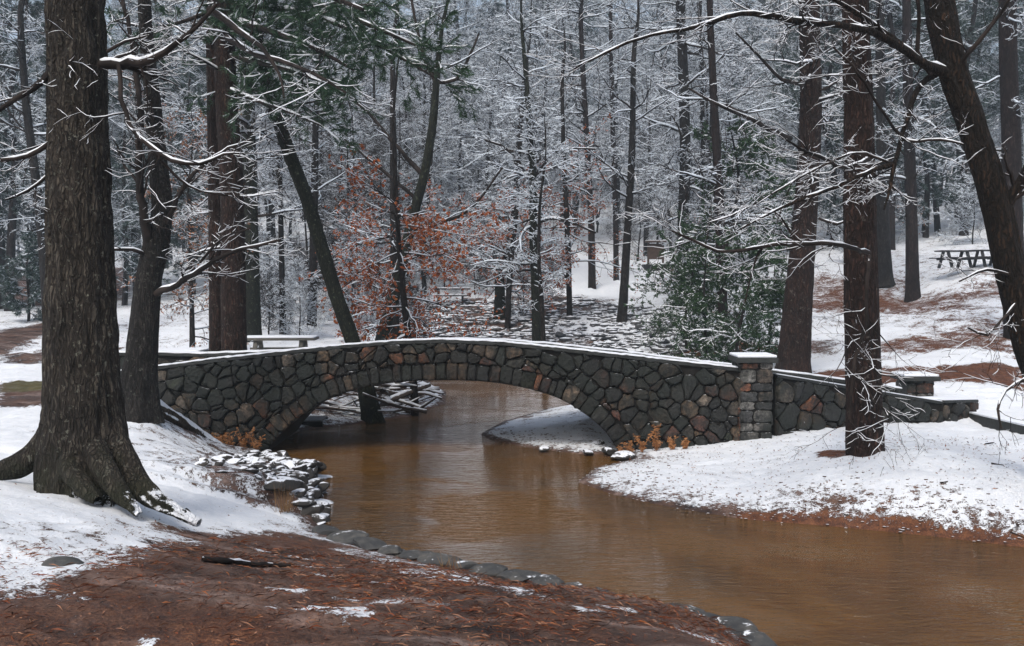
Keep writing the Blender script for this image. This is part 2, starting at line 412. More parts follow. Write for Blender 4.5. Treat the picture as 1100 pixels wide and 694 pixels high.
# ------------------------------------------------------------ GROUND
def axis(a0, a1, st, lo, hi, g):
    v = list(np.arange(a0, a1, st)); s_ = st; x = a1
    while x < hi: v.append(x); s_ *= g; x += s_
    v.append(hi); s_ = st; x = a0-st; pre = []
    while x > lo: pre.append(x); s_ *= g; x -= s_
    pre.append(lo); return np.array(pre[::-1]+v)
gx = axis(-7, 8, .062, -260, 260, 1.035); gy = axis(4., 20, .058, -30, 330, 1.02)
GX, GY = np.meshgrid(gx, gy); Xf, Yf = GX.ravel(), GY.ravel()
Zf = gz_arr(Xf, Yf)
nx, ny = len(gx), len(gy)
idx = np.arange(nx*ny).reshape(ny, nx)
GF = np.stack([idx[:-1, :-1], idx[:-1, 1:], idx[1:, 1:], idx[1:, :-1]], -1).reshape(-1, 4)
def wp(pts): return [hit(*p) for p in pts]
sdc = poly_sd(creek, Xf, Yf)
bare = np.full(Xf.shape, .22); lit = np.full(Xf.shape, .35); grs = np.zeros(Xf.shape)
far = np.clip((Yf-24)/10, 0, 1); bare = bare+.17*far
def paint(arr, pts, val, soft, jit=0.):
    sd = poly_sd(wp(pts), Xf, Yf)
    if jit: sd = sd+(fbm(Xf*1.1, Yf*1.1, s=21)-.5)*jit
    f = np.clip(.5-sd/soft, 0, 1); f = f*f*(3-2*f)
    arr[:] = arr*(1-f)+val*f
# foreground needles and mud
fgpoly = [(-100,560),(0,575),(60,590),(110,592),(150,588),(200,572),(260,573),(300,573),(338,578)]
fw = wp(fgpoly)+[W(346,572), W(400,590), W(470,607), W(560,628), W(650,652), W(750,678), W(812,694), (2.4,7.2), (2.6,6.2), (3.2,4.8), (8,1), (8,-25), (-30,-25), (-30,6)]
sd = poly_sd(fw, Xf, Yf)+(fbm(Xf*1.6, Yf*1.6, s=33)-.5)*.9
f = np.clip(.5-sd/1.1, 0, 1); bare = bare*(1-f)+1.02*f; lit = lit*(1-f)+.45*f
paint(bare, [(-60,560),(60,566),(180,575),(150,610),(70,625),(130,640),(60,655),(-60,650)], .36, 1.2, 1.)
bare = np.where(sd < .2, bare+(fbm(Xf*.9+4, Yf*.9, s=90)-.5)*-.5*(Yf > 5.5)*(Yf < 9), bare)
paint(bare, [(345,570),(420,596),(520,620),(600,640),(600,655),(480,625),(345,590)], .58, .35, .3)
# waterline mud on every bank
nb = np.clip(1-sdc/(.22+.25*fbm(Xf*1.3, Yf*1.3, s=5)), 0, 1)*(sdc > -5); bare = np.maximum(bare, nb*.95)
rb = (Xf > 2.8) & (Yf > 9.5) & (Yf < 14); k_ = np.clip(1-sdc/(.16+.34*fbm(Xf*.8, Yf*.8, s=6)), 0, 1)*rb; bare = np.maximum(bare, k_*1.0); lit = np.maximum(lit, k_*1.2)
k_ = np.clip(1-sdc/1.1, 0, 1)*((Xf > 0.2) & (Yf > 11) & (Yf < 22)); bare = np.maximum(bare, .22+.36*k_)
# strips of bare ground
paint(bare, [(870,398),(1100,396),(1100,416),(1000,412),(870,410)], .97, .9, .8); paint(lit, [(860,396),(1120,394),(1120,418),(1000,414),(860,412)], .8, .5)
paint(bare, [(1000,352),(1060,335),(1110,335),(1110,384),(930,386),(960,372)], .66, 3., 3.); paint(lit, [(980,345),(1110,330),(1110,388),(920,388)], 1., 1.)
paint(bare, [(870,300),(930,296),(1000,320),(1060,300),(1100,292),(1100,310),(1010,332),(870,334)], .70, 3.5, 4.); paint(lit, [(860,295),(1110,288),(1110,335),(860,335)], 1., 1.)
paint(bare, [(860,366),(900,362),(905,382),(860,384)], .7, 1., 1.); paint(bare, [(700,385),(760,368),(850,368),(860,384),(800,392)], .85, 1., 1.); paint(lit, [(700,387),(760,366),(870,366),(860,386),(800,392)], .9, 1.)
paint(bare, [(640,296),(700,286),(720,290),(690,305),(640,308)], .6, 2., 1.)
paint(bare, [(0,409),(135,409),(135,434),(0,437)], .95, .5, .3); paint(grs, [(0,407),(135,407),(135,421),(0,421)], 1., .6)
paint(bare, [(0,380),(135,374),(135,382),(0,390)], .6, .8, .4)
paint(bare, [(-60,295),(140,285),(140,322),(-60,330)], .8, 2., 2.); paint(lit, [(-60,290),(140,280),(140,322),(-60,330)], .9, 2.)
paint(bare, [(-20,362),(20,352),(60,347),(60,355),(20,370),(-20,385)], .9, .8, .5)
paint(bare, [(875,486),(912,484),(912,490),(880,491)], .9, .25, .1); paint(lit, [(865,484),(915,482),(915,492),(875,493)], 1., .2)
paint(bare, [(500,300),(640,300),(690,315),(500,318)], .1, 3., 1.)
paint(bare, [(590,270),(720,285),(660,318),(600,300)], .03, 3., 1.)
paint(bare, [(430,360),(480,345),(620,350),(680,370),(560,372)], .60, 2., 1.)
paint(bare, [(470,345),(500,322),(620,318),(650,330),(560,352),(480,360)], .88, 3., 2.)
bare += (fbm(Xf*.35, Yf*.35, s=41)-.5)*.28
sb_ = (sd < -.4) & (Yf > 4.5) & (Yf < 9.5); bare = np.where(sb_, bare-.75*np.clip((fbm(Xf*2.2, Yf*3.4, s=77)-.68)*8, 0, 1), bare)
pt_ = ((Xf > -5.5) & (Xf < -2) & (Yf > 11.6) & (Yf < 17)); bare = np.where(pt_, np.maximum(bare, .60-.20*np.clip(sdc-1, 0, 1)), bare)
bare = np.where((Xf > -1) & (Xf < 3) & (Yf > 17) & (Yf < 26), np.maximum(bare, .36), bare)
bare = np.where((Xf < -1.2) & (Xf > -5.5) & (Yf > 19.5) & (Yf < 24.5), np.maximum(bare, .55), bare)
bare = np.where(sdc < 0, 1.1, bare)
def ground_mat():
    m, N, L, B = mat('snowy_ground'); P = worldpos(N)
    a = N.new('ShaderNodeVertexColor'); a.layer_name = 'cover'; s_ = N.new('ShaderNodeSeparateColor'); L.new(a.outputs[0], s_.inputs[0])
    Ra, Ga, Ba = s_.outputs
    n1 = noise(N, L, P, 2.2, 9, .72); n2 = noise(N, L, P, 11, 7, .72); n3 = noise(N, L, P, 60, 4, .7); n0 = noise(N, L, P, .6, 5, .6)
    nn = mth(N, L, 'ADD', mth(N, L, 'ADD', mth(N, L, 'MULTIPLY', n1, .40), mth(N, L, 'MULTIPLY', n2, .42)), mth(N, L, 'MULTIPLY', n3, .30))
    cov = mth(N, L, 'ADD', Ra, mth(N, L, 'MULTIPLY', mth(N, L, 'SUBTRACT', nn, .56), 3.0))
    f = mapr(N, L, cov, .50, .60)
    mud = ramp(N, L, n1, [(.32, (.012, .009, .008)), (.44, (.042, .026, .020)), (.54, (.10, .056, .040)), (.68, (.25, .165, .13))])
    mud2 = ramp(N, L, n3, [(.34, (.012, .007, .006)), (.5, (.06, .032, .022)), (.66, (.18, .10, .07))])
    mud = mix(N, L, .5, mud, mud2)
    nw = noise(N, L, mapping(N, L, P, (.55, 1.5, 1), (0, 0, R(-18))), 1.5, 8, .72, .8)
    mud = mix(N, L, mapr(N, L, nw, .50, .66), mud, ramp(N, L, n2, [(.35, (.11, .074, .060)), (.65, (.34, .25, .22))]))
    mud = mix(N, L, mapr(N, L, nw, .48, .36), mud, (.018, .011, .009))
    ltr = ramp(N, L, mth(N, L, 'ADD', mth(N, L, 'MULTIPLY', n2, .5), mth(N, L, 'MULTIPLY', n3, .5)), [(.37, (.016, .007, .005)), (.48, (.085, .030, .014)), (.60, (.20, .08, .032))])
    base = mix(N, L, mapr(N, L, mth(N, L, 'ADD', Ga, mth(N, L, 'SUBTRACT', n0, .5)), .35, .65), mud, ltr)
    base = mix(N, L, Ba, base, ramp(N, L, n2, [(.35, (.05, .05, .014)), (.65, (.13, .10, .035))]))
    sn = mix(N, L, mapr(N, L, n2, .3, .7), (.74, .78, .84), (.84, .86, .89))
    L.new(mix(N, L, f, sn, base), B.inputs['Base Color'])
    L.new(mix(N, L, f, (.7, .7, .7), mix(N, L, mapr(N, L, n1, .4, .6), (.38, .38, .38), (.75, .75, .75))), B.inputs['Roughness'])
    B.inputs['Specular IOR Level'].default_value = .35
    hh = mth(N, L, 'ADD', mth(N, L, 'MULTIPLY', f, -.35), mth(N, L, 'ADD', mth(N, L, 'MULTIPLY', n2, .6), mth(N, L, 'MULTIPLY', n3, .22)))
    bump(N, L, B, hh, .05, .9)
    return m
M['ground'] = ground_mat()
ground = mesh_obj('ground', np.c_[Xf, Yf, Zf], GF, M['ground'])
ca = ground.data.color_attributes.new('cover', 'FLOAT_COLOR', 'POINT')
ca.data.foreach_set('color', np.c_[np.clip(bare, 0, 1.2), np.clip(lit, 0, 1), grs, np.ones_like(grs)].astype(np.float32).ravel())
tag(ground, kind='structure')

def water_mat():
    m, N, L, B = mat('muddy_water'); P = worldpos(N)
    n1 = noise(N, L, mapping(N, L, P, (1.0, 3.2, 1), (0, 0, R(12))), 3.2, 4, .55, .6)
    n2 = noise(N, L, mapping(N, L, P, (1.0, 2.6, 1), (0, 0, R(-20))), 11, 3, .5, .4)
    n0 = noise(N, L, P, .45, 3, .5, .3)
    amp = mapr(N, L, n0, .40, .62, .12, 1.)
    hh = mth(N, L, 'MULTIPLY', mth(N, L, 'ADD', n1, mth(N, L, 'MULTIPLY', n2, .35)), amp)
    L.new(mix(N, L, mapr(N, L, n0, .3, .7), (.135, .066, .017), (.075, .040, .013)), B.inputs['Base Color'])
    B.inputs['Roughness'].default_value = .03; B.inputs['IOR'].default_value = 1.42
    bump(N, L, B, hh, .12, 1.)
    return m
M['water'] = water_mat()
wv = [(-8, -3, 0), (40, -3, 0), (40, 34, 0), (-8, 34, 0)]
tag(mesh_obj('creek_water', wv, [(0, 1, 2, 3)], M['water']), kind='structure')

# ------------------------------------------------------------ BRIDGE
YN = 16.8; YF = 19.3; PT = .27
def zx(px, py, D=YN): p = at(px, py, D); return p.x, p.z
top_px = [(100,403),(130,398),(165,393.5),(230,385),(300,377.5),(360,371),(420,366),(478,364),(540,367),(600,373),(680,382),(740,389),(795,395)]
tp = np.array([zx(*q) for q in top_px])
def topz(x): return np.interp(x, tp[:, 0], tp[:, 1])
arch_px = [(283,492),(292,477),(308,460),(330,443),(358,427),(392,416),(430,410.5),(474,408.5),(520,410),(560,416),(600,428),(630,446),(652,466),(668,492)]
ar = np.array([zx(*q) for q in arch_px]); arx, arz = smooth_path(np.c_[ar[:, 0], np.zeros(len(ar)), ar[:, 1]], np.zeros(len(ar)), .08)[0][:, [0, 2]].T
XL, XR = tp[0, 0], zx(812, 400)[0]
AL, AR = arx[0], arx[-1]
def archz(x): return np.interp(x, arx, arz)
bridge = empty('stone_footbridge', (0, YN+1.2, 0), label='arched fieldstone footbridge with snow lined parapets crossing the muddy creek', cat='bridge')
B0 = np.array([0, YN+1.2, 0])
def bmesh_obj(name, V, Fc, m, parent=bridge, **k): return mesh_obj(name, np.asarray(V, float)-B0, Fc, m, parent, **k)
def stone_mat():
    m, N, L, B = mat('fieldstone'); P = worldpos(N)
    a = N.new('ShaderNodeVertexColor'); a.layer_name = 'stone'
    n1 = noise(N, L, P, 6, 8, .7); n2 = noise(N, L, P, 22, 5, .7); n0 = noise(N, L, P, 1.1, 4, .6)
    c = mix(N, L, mapr(N, L, n1, .42, .62, 0, .85), a.outputs[0], (.010, .011, .010))
    g = N.new('ShaderNodeMix'); g.data_type = 'RGBA'; g.blend_type = 'MULTIPLY'; g.inputs[0].default_value = 1
    L.new(c, g.inputs[6]); L.new(ramp(N, L, n2, [(.36, (.22, .22, .22)), (.64, (1.35, 1.35, 1.35))]), g.inputs[7])
    c = mix(N, L, mth(N, L, 'MULTIPLY', mapr(N, L, n0, .40, .60), .9), g.outputs[2], (.009, .013, .010))
    st = noise(N, L, mapping(N, L, P, (5, 5, .7)), 1.5, 5, .65); c = mix(N, L, mapr(N, L, st, .50, .64, 0, .8), c, (.008, .010, .009))
    lc = noise(N, L, P, 30, 4, .7); c = mix(N, L, mapr(N, L, lc, .66, .70, 0, .5), c, (.16, .17, .14))
    geo = upz(N, L); wn = noise(N, L, P, 14, 5, .7); c = mix(N, L, mapr(N, L, mth(N, L, 'ADD', geo, wn), 1.50, 1.58), c, SNOW)
    L.new(c, B.inputs['Base Color']); B.inputs['Roughness'].default_value = .6; bump(N, L, B, mth(N, L, 'ADD', n1, mth(N, L, 'MULTIPLY', n2, .6)), .06)
    return m
M['stone'] = stone_mat(); M['mortar'] = plain('dark_mortar', (.012, .011, .010), .9, .4, 12, .01)
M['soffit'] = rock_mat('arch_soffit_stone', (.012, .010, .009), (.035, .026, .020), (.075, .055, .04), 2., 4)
M['coping'] = rock_mat('coping_stone', (.010, .012, .012), (.022, .025, .024), (.05, .05, .045), 2., 4)
pal0 = [(.050,.060,.062)]*4+[(.075,.085,.085)]*3+[(.13,.10,.07)]*5+[(.035,.040,.045)]*3+[(.19,.085,.045)]*2+[(.13,.11,.09)]*3+[(.11,.055,.045)]*2+[(.17,.16,.145)]*2+[(.028,.030,.032)]*3+[(.05,.07,.05)]

pal = [tuple(c*(1.05 if max(q) > .12 else .5) for c in q) for q in [(q[0]*1.12, q[1]*.95, q[2]*.8) for q in pal0]]
def clip_poly(poly, nx_, nz_, c):
    """keep nx*x+nz*z <= c"""
    out = []
    for i in range(len(poly)):
        a, b = poly[i], poly[(i+1) % len(poly)]
        da = nx_*a[0]+nz_*a[1]-c; db = nx_*b[0]+nz_*b[1]-c
        if da <= 0: out.append(a)
        if (da < 0 < db) or (db < 0 < da):
            t = da/(da-db); out.append((a[0]+(b[0]-a[0])*t, a[1]+(b[1]-a[1])*t))
    return out
class Stones:
    def __init__(s): s.V = []; s.F = []; s.c = []
    def add(s, poly, mp, rg, gap=.012, out=.075, col=None):
        if len(poly) < 3: return
        ax = sum(p[0] for p in poly)/len(poly); az_ = sum(p[1] for p in poly)/len(poly)
        area = abs(sum(poly[i][0]*poly[(i+1) % len(poly)][1]-poly[(i+1) % len(poly)][0]*poly[i][1] for i in range(len(poly))))/2
        if area < .0016: return
        sz = math.sqrt(area)
        # cut corners to round the outline
        P2 = []
        for i in range(len(poly)):
            a, b = poly[i], poly[(i+1) % len(poly)]
            P2 += [(a[0]*.86+b[0]*.14, a[1]*.86+b[1]*.14), (a[0]*.5+b[0]*.5+rg.gauss(0, .012), a[1]*.5+b[1]*.5+rg.gauss(0, .012)), (a[0]*.14+b[0]*.86, a[1]*.14+b[1]*.86)]
        o = out*rg.uniform(.45, 1.2); tx, tz = rg.gauss(0, .10), rg.gauss(0, .10)
        c = col or rg.choice(pal); j = rg.uniform(.25, 1.2); c = (c[0]*j, c[1]*j, c[2]*j, 1)
        base = len(s.V); k = len(P2)
        for inset, h in ((gap, 0.), (gap+.004, o*.65), (gap+.022, o)):
            q = max(0, 1-inset*2.2/sz)
            for (x, z) in P2:
                xx, zz = ax+(x-ax)*q, az_+(z-az_)*q
                s.V.append(mp(xx, zz, h+(h > 0)*((xx-ax)*tx+(zz-az_)*tz+rg.gauss(0, .003)))); s.c.append(c)
        s.V.append(mp(ax, az_, o*1.1)); s.c.append(c); top = len(s.V)-1
        for L_ in range(2):
            for i in range(k):
                i2 = (i+1) % k; s.F.append((base+L_*k+i, base+L_*k+i2, base+(L_+1)*k+i2, base+(L_+1)*k+i))
        for i in range(k): s.F.append((base+2*k+i, base+2*k+(i+1) % k, top))
    def build(s, name, parent):
        o = mesh_obj(name, np.array(s.V)-B0, s.F, M['stone'], parent, smooth=False)
        a = o.data.color_attributes.new('stone', 'FLOAT_COLOR', 'POINT'); a.data.foreach_set('color', np.array(s.c, np.float32).ravel())
        return o
def vor(region_fn, x0, x1, z0, z1, cell, rg, clips_fn, mp, S, aspect=1.25):
    """scattered stones: Voronoi cells of jittered seeds, clipped"""
    seeds = []; row = 0; z = z0-cell
    while z < z1+cell:
        x = x0-cell+(row % 2)*cell*.5*aspect
        while x < x1+cell:
            if rg.random() > .26: seeds.append((x+rg.uniform(-.5, .5)*cell*aspect, z+rg.uniform(-.5, .5)*cell, rg.uniform(-.5, .5)*cell*cell))
            x += cell*aspect
        z += cell; row += 1
    for (sx, sz, sw) in seeds:
        if not (x0-.001 <= sx <= x1+.001) or not region_fn(sx, sz): continue
        r_ = cell*2.4; poly = [(sx-r_, sz-r_), (sx+r_, sz-r_), (sx+r_, sz+r_), (sx-r_, sz+r_)]
        for (tx, tz, tw) in seeds:
            dx, dz = tx-sx, tz-sz
            if (dx == 0 and dz == 0) or abs(dx) > r_*1.6 or abs(dz) > r_*1.6: continue
            poly = clip_poly(poly, dx, dz, dx*(sx+tx)/2+dz*(sz+tz)/2+(sw-tw)/2)
            if not poly: break
        for (a, b, c) in clips_fn(sx, sz): poly = clip_poly(poly, a, b, c)
        S.add(poly, mp, rg, gap=rg.uniform(.003, .011))
RG = .34   # arch ring depth
an = np.c_[np.gradient(arx), np.gradient(arz)]; an /= np.linalg.norm(an, axis=1)[:, None]; an = np.c_[-an[:, 1], an[:, 0]]   # outward normal
def ring(i, d): return (arx[i]+an[i, 0]*d, arz[i]+an[i, 1]*d)
ringo = np.array([ring(i, RG*.86) for i in range(len(arx))])
def face_region(x, z):
    if z > topz(x)-.03: return False
    dd = (arx-x)**2+(arz-z)**2; k = dd.argmin()
    s_ = (x-arx[k])*an[k, 0]+(z-arz[k])*an[k, 1]
    if AL-.05 < x < AR+.05 and z < archz(x)+.1: return False
    return s_ > RG-.11
def face_clips(x, z):
    out = []
    e = .01; sl_ = (topz(x+.2)-topz(x-.2))/.4; out.append((-sl_, 1, topz(x)-.065-sl_*x))
    dd = (ringo[:, 0]-x)**2+(ringo[:, 1]-z)**2; k = dd.argmin()
    if dd[k] < .5: nx_, nz_ = an[k]; out.append((-nx_, -nz_, -(nx_*ringo[k, 0]+nz_*ringo[k, 1])))
    out.append((1, 0, XR-.2)); out.append((-1, 0, -XL))
    return out
rs = random.Random(3)
def front(x, z, h): return (x, YN-h, z)
S = Stones()
vor(face_region, XL, XR-.2, -.25, 2.0, .155, rs, face_clips, front, S)
# voussoirs standing along the arch
i = 0; cum = np.concatenate([[0], np.cumsum(np.hypot(np.diff(arx), np.diff(arz)))]); s0 = 0
while s0 < cum[-1]-.05:
    s1 = min(s0+rs.uniform(.09, .24), cum[-1]); dep = RG*rs.uniform(.78, 1.04)
    def pt(s_, d):
        x = np.interp(s_, cum, arx); z = np.interp(s_, cum, arz); a_ = np.interp(s_, cum, an[:, 0]); b_ = np.interp(s_, cum, an[:, 1])
        return (float(x+a_*d), float(z+b_*d))
    S.add([pt(s0, .0), pt(s0+rs.gauss(0, .012), dep), pt(s1+rs.gauss(0, .012), dep*rs.uniform(.92, 1.05)), pt(s1, .0)][::-1], front, rs, gap=rs.uniform(.004, .010), out=.06)
    s0 = s1
S.build('stone_facing', bridge)
# core body: face fill, deck and soffit, built as strips in x
def strip_body(name, ya, yb, xs, zt, zb, m):
    V = []; Fc = []
    for x, t, b in zip(xs, zt, zb): V += [(x, ya, b), (x, ya, t), (x, yb, t), (x, yb, b)]
    for i in range(len(xs)-1):
        o = i*4
        for a in range(4): b_ = (a+1) % 4; Fc.append((o+a, o+4+a, o+4+b_, o+b_))
    Fc += [(0, 1, 2, 3), tuple(len(V)-4+q for q in (3, 2, 1, 0))]
    return bmesh_obj(name, V, Fc, m, smooth=False)
xs = np.concatenate([np.linspace(XL, AL-.001, 20), arx[1:-1], np.linspace(AR+.001, XR, 20)])
zb = np.where((xs > AL) & (xs < AR), archz(xs), -.7)
dk = topz(xs)-.55; dk = np.maximum(dk, np.where(zb > 0, zb+.2, -1)) 
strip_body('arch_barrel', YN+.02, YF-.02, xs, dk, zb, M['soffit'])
strip_body('parapet', YN+.004, YN+PT, xs, topz(xs)-.05, np.where(zb > 0, dk-.05, -.6), M['mortar'])
# face fill between ring and parapet (mortar seen in the joints)
strip_body('face_mortar', YN+.002, YN+.03, xs, dk, zb, M['mortar'])
# far parapet, seen just above the near one on the right
fx_px = [(125,378),(165,377.5),(216,379),(300,376.5),(420,366.5),(490,363.4),(540,364.6),(600,369.5),(680,378.5),(740,386),(800,393),(870,402),(967,416)]
ft = np.array([zx(px, py, YF-.2) for px, py in fx_px])
xf = np.linspace(ft[0, 0], ft[-1, 0], 70); zf = np.interp(xf, ft[:, 0], ft[:, 1])
strip_body('parapet', YF-PT, YF, xf, zf-.05, np.maximum(zf-.75, 0.), M['mortar'])
S2 = Stones()
vor(lambda x, z: np.interp(x, xf, zf)-.5 < z < np.interp(x, xf, zf)-.1, xf[0], xf[-1], .9, 2., .24, rs, lambda x, z: [(0, 1, float(np.interp(x, xf, zf))-.06), (0, -1, -float(np.interp(x, xf, zf))+.5), (1, 0, xf[-1]), (-1, 0, -xf[0])], lambda x, z, h: (x, YF-PT-h, z), S2)
S2.build('stone_facing', bridge)
def slab_run(name, X, Z, ya, yb, th, m, jit=0., parent=bridge):
    V = []; Fc = []; k = len(X)
    for q, (x, z) in enumerate(zip(X, Z)):
        j = rs.uniform(-jit, jit)
        V += [(x, ya+j, z-th), (x, ya+j*.6, z-th*.25), (x, ya+.035+j, z), (x, (ya+yb)/2, z+th*.12), (x, yb-.035, z), (x, yb, z-th*.3), (x, yb, z-th)]
    for i in range(k-1):
        o = i*7
        for a in range(7): b_ = (a+1) % 7; Fc.append((o+a, o+7+a, o+7+b_, o+b_))
    Fc += [tuple(range(7)), tuple(len(V)-1-q for q in range(7))]
    return bmesh_obj(name, V, Fc, m, parent, smooth=False)
xd = np.linspace(XL, XR-.2, 150); zd = topz(xd)
cpn = slab_run('coping', xd, zd-.012+np.array([rs.gauss(0, .004) for _ in xd]), YN-.045, YN+PT+.02, .05, M['coping'], .012)
slab_run('snow_cover', xd, zd+.010+np.array([rs.gauss(0, .004) for _ in xd]), YN-.025, YN+PT+.01, .016, M['snow'], .012, cpn)
xe = np.linspace(xf[0], xf[-1], 120); ze = np.interp(xe, ft[:, 0], ft[:, 1])
cpn = slab_run('coping', xe, ze-.012, YF-PT-.05, YF+.05, .055, M['coping'], .012)
slab_run('snow_cover', xe, ze+.010+np.array([rs.gauss(0, .004) for _ in xe]), YF-PT-.035, YF+.04, .020, M['snow'], .012, cpn)
def box(name, x0, x1, y0, y1, z0, z1, m, parent, bev=.0, o0=None):
    V = [(x0, y0, z0), (x1, y0, z0), (x1, y1, z0), (x0, y1, z0), (x0, y0, z1), (x1, y0, z1), (x1, y1, z1), (x0, y1, z1)]
    Fc = [(0, 3, 2, 1), (4, 5, 6, 7), (0, 1, 5, 4), (1, 2, 6, 5), (2, 3, 7, 6), (3, 0, 4, 7)]
    o = mesh_obj(name, np.array(V)-(B0 if o0 is None else np.array(o0)), Fc, m, parent, smooth=False)
    if bev:
        b = o.modifiers.new('b', 'BEVEL'); b.width = bev; b.segments = 2
    return o
def pillar(px0, px1, pytop, D, zbot, capo=.07, label=None, pal_=None):
    a = at(px0, pytop, D); b = at(px1, pytop, D); x0, x1 = a.x, b.x; zt = a.z; wd = x1-x0; y0 = D; y1 = D+wd
    p = box('pillar', x0+.03, x1-.03, y0+.03, y1-.03, zbot, zt-.12, M['mortar'], bridge)
    SS = Stones()
    rg = random.Random(int(px0))
    light = [(.20,.18,.15), (.24,.22,.20), (.16,.12,.09), (.22,.09,.05), (.12,.12,.12), (.26,.25,.23)]
    for side in range(3):
        z = zbot
        while z < zt-.13:
            h = min(rg.uniform(.14, .30), zt-.125-z); cut = rg.uniform(.35, .65)*wd
            for (u0, u1) in ((0, cut), (cut, wd)):
                pl_ = [(u0, z), (u1, z), (u1, z+h), (u0, z+h)]
                if side == 0: mp = lambda u, zz, hh: (x0+u, y0+.02-hh*.6, zz)
                elif side == 1: mp = lambda u, zz, hh: (x0+.02-hh*.6, y1-u, zz)
                else: mp = lambda u, zz, hh: (x1-.02+hh*.6, y0+u, zz)
                SS.add(pl_, mp, rg, gap=.008, out=.045, col=rg.choice(light))
            z += h
    SS.build('stone_facing', p)
    cpo = box('cap', x0-capo, x1+capo, y0-capo, y1+capo, zt-.125, zt-.035, M['coping'], p, .012)
    c2 = box('snow_cover', x0-capo+.02, x1+capo-.02, y0-capo+.02, y1+capo-.02, zt-.034, zt+.012, M['snow'], cpo, .018)
    return x0, x1, y1
pillar(795, 831, 382, YN-.1, -.2)
pillar(974, 1004, 402.5, 19.6, 0., .09)
pillar(168, 212, 377, 20.3, 0., .05)
# wing wall on the right, running back from the pillar
wa, wb_ = at(833, 402, YN+.1), at(1012, 431.5, 18.2); wc = at(1048, 430, 18.9)
def wing(a, b, name, th, S3, z0=-.1, n_=40):
    a = np.array(a); b = np.array(b); L_ = math.hypot(b[0]-a[0], b[1]-a[1]); ux, uy = (b[0]-a[0])/L_, (b[1]-a[1])/L_
    V = []
    for (s_, z) in ((0, a[2]), (L_, b[2])):
        for t, zz in ((0, z0), (0, z-.04), (th, z-.04), (th, z0)): V.append((a[0]+ux*s_-uy*t, a[1]+uy*s_+ux*t, zz))
    bmesh_obj(name, V, [(0, 4, 5, 1), (1, 5, 6, 2), (2, 6, 7, 3), (3, 7, 4, 0), (0, 1, 2, 3), (7, 6, 5, 4)], M['mortar'], smooth=False)
    zt_ = lambda s_: a[2]+(b[2]-a[2])*s_/L_; sl_ = (b[2]-a[2])/L_
    vor(lambda x, z: z < zt_(x)-.06, 0, L_, z0, max(a[2], b[2]), .2, rs, lambda x, z: [(-sl_, 1, a[2]-.04), (1, 0, L_), (-1, 0, 0)], lambda s_, z, h: (a[0]+ux*s_+uy*h, a[1]+uy*s_-ux*h, z), S3)
    for nm, off, t0, up_, mt, par in (('coping', .04, .05, 0., M['coping'], None), ('snow_cover', .03, .018, .020, M['snow'], 'c')):
        V = []
        for (s_, z) in ((0, a[2]), (L_, b[2])):
            for t, zz in ((-off, -t0), (-off, 0), (th+off, 0), (th+off, -t0)): V.append((a[0]+ux*s_-uy*t, a[1]+uy*s_+ux*t, z+zz+up_))
        o = bmesh_obj(nm, V, [(0, 4, 5, 1), (1, 5, 6, 2), (2, 6, 7, 3), (3, 7, 4, 0), (0, 1, 2, 3), (7, 6, 5, 4)], mt, bridge if par is None else last, smooth=False); last = o
        bm_ = o.modifiers.new('b', 'BEVEL'); bm_.width = .012; bm_.segments = 2
S3 = Stones(); wing(wa, wb_, 'wing_wall', .38, S3); wing((wb_.x, wb_.y-.05, wb_.z+.03), (wc.x, wc.y-.05, wc.z+.02), 'wing_wall', .5, S3)
S3.build('stone_facing', bridge)
# low kerb wall leaving the frame on the right
ka, kb = at(1040, 444, 18.6), at(1150, 470, 15.2)
kb_o = Stones()
kw = empty('low_stone_kerb', (ka.x, ka.y, ka.z), label='low stone kerb running from the bridge end off the right edge of the snow', cat='kerb')
d_ = (kb-ka); L_ = math.hypot(d_.x, d_.y); ux, uy = d_.x/L_, d_.y/L_
for nm, z0_, z1_, ex, mt in (('kerb_stone', -.5, 0., 0, M['coping']), ('snow_cover', .001, .03, -.02, M['snow'])):
    V = []
    for s_, dz in ((0, 0), (L_, kb.z-ka.z)):
        for t, zz in ((-ex, z0_), (-ex, z1_), (.32+ex, z1_), (.32+ex, z0_)): V.append((ux*s_-uy*t, uy*s_+ux*t, dz+zz))
    mesh_obj(nm, V, [(0, 4, 5, 1), (1, 5, 6, 2), (2, 6, 7, 3), (3, 7, 4, 0), (0, 1, 2, 3), (7, 6, 5, 4)], mt, kw, smooth=False)

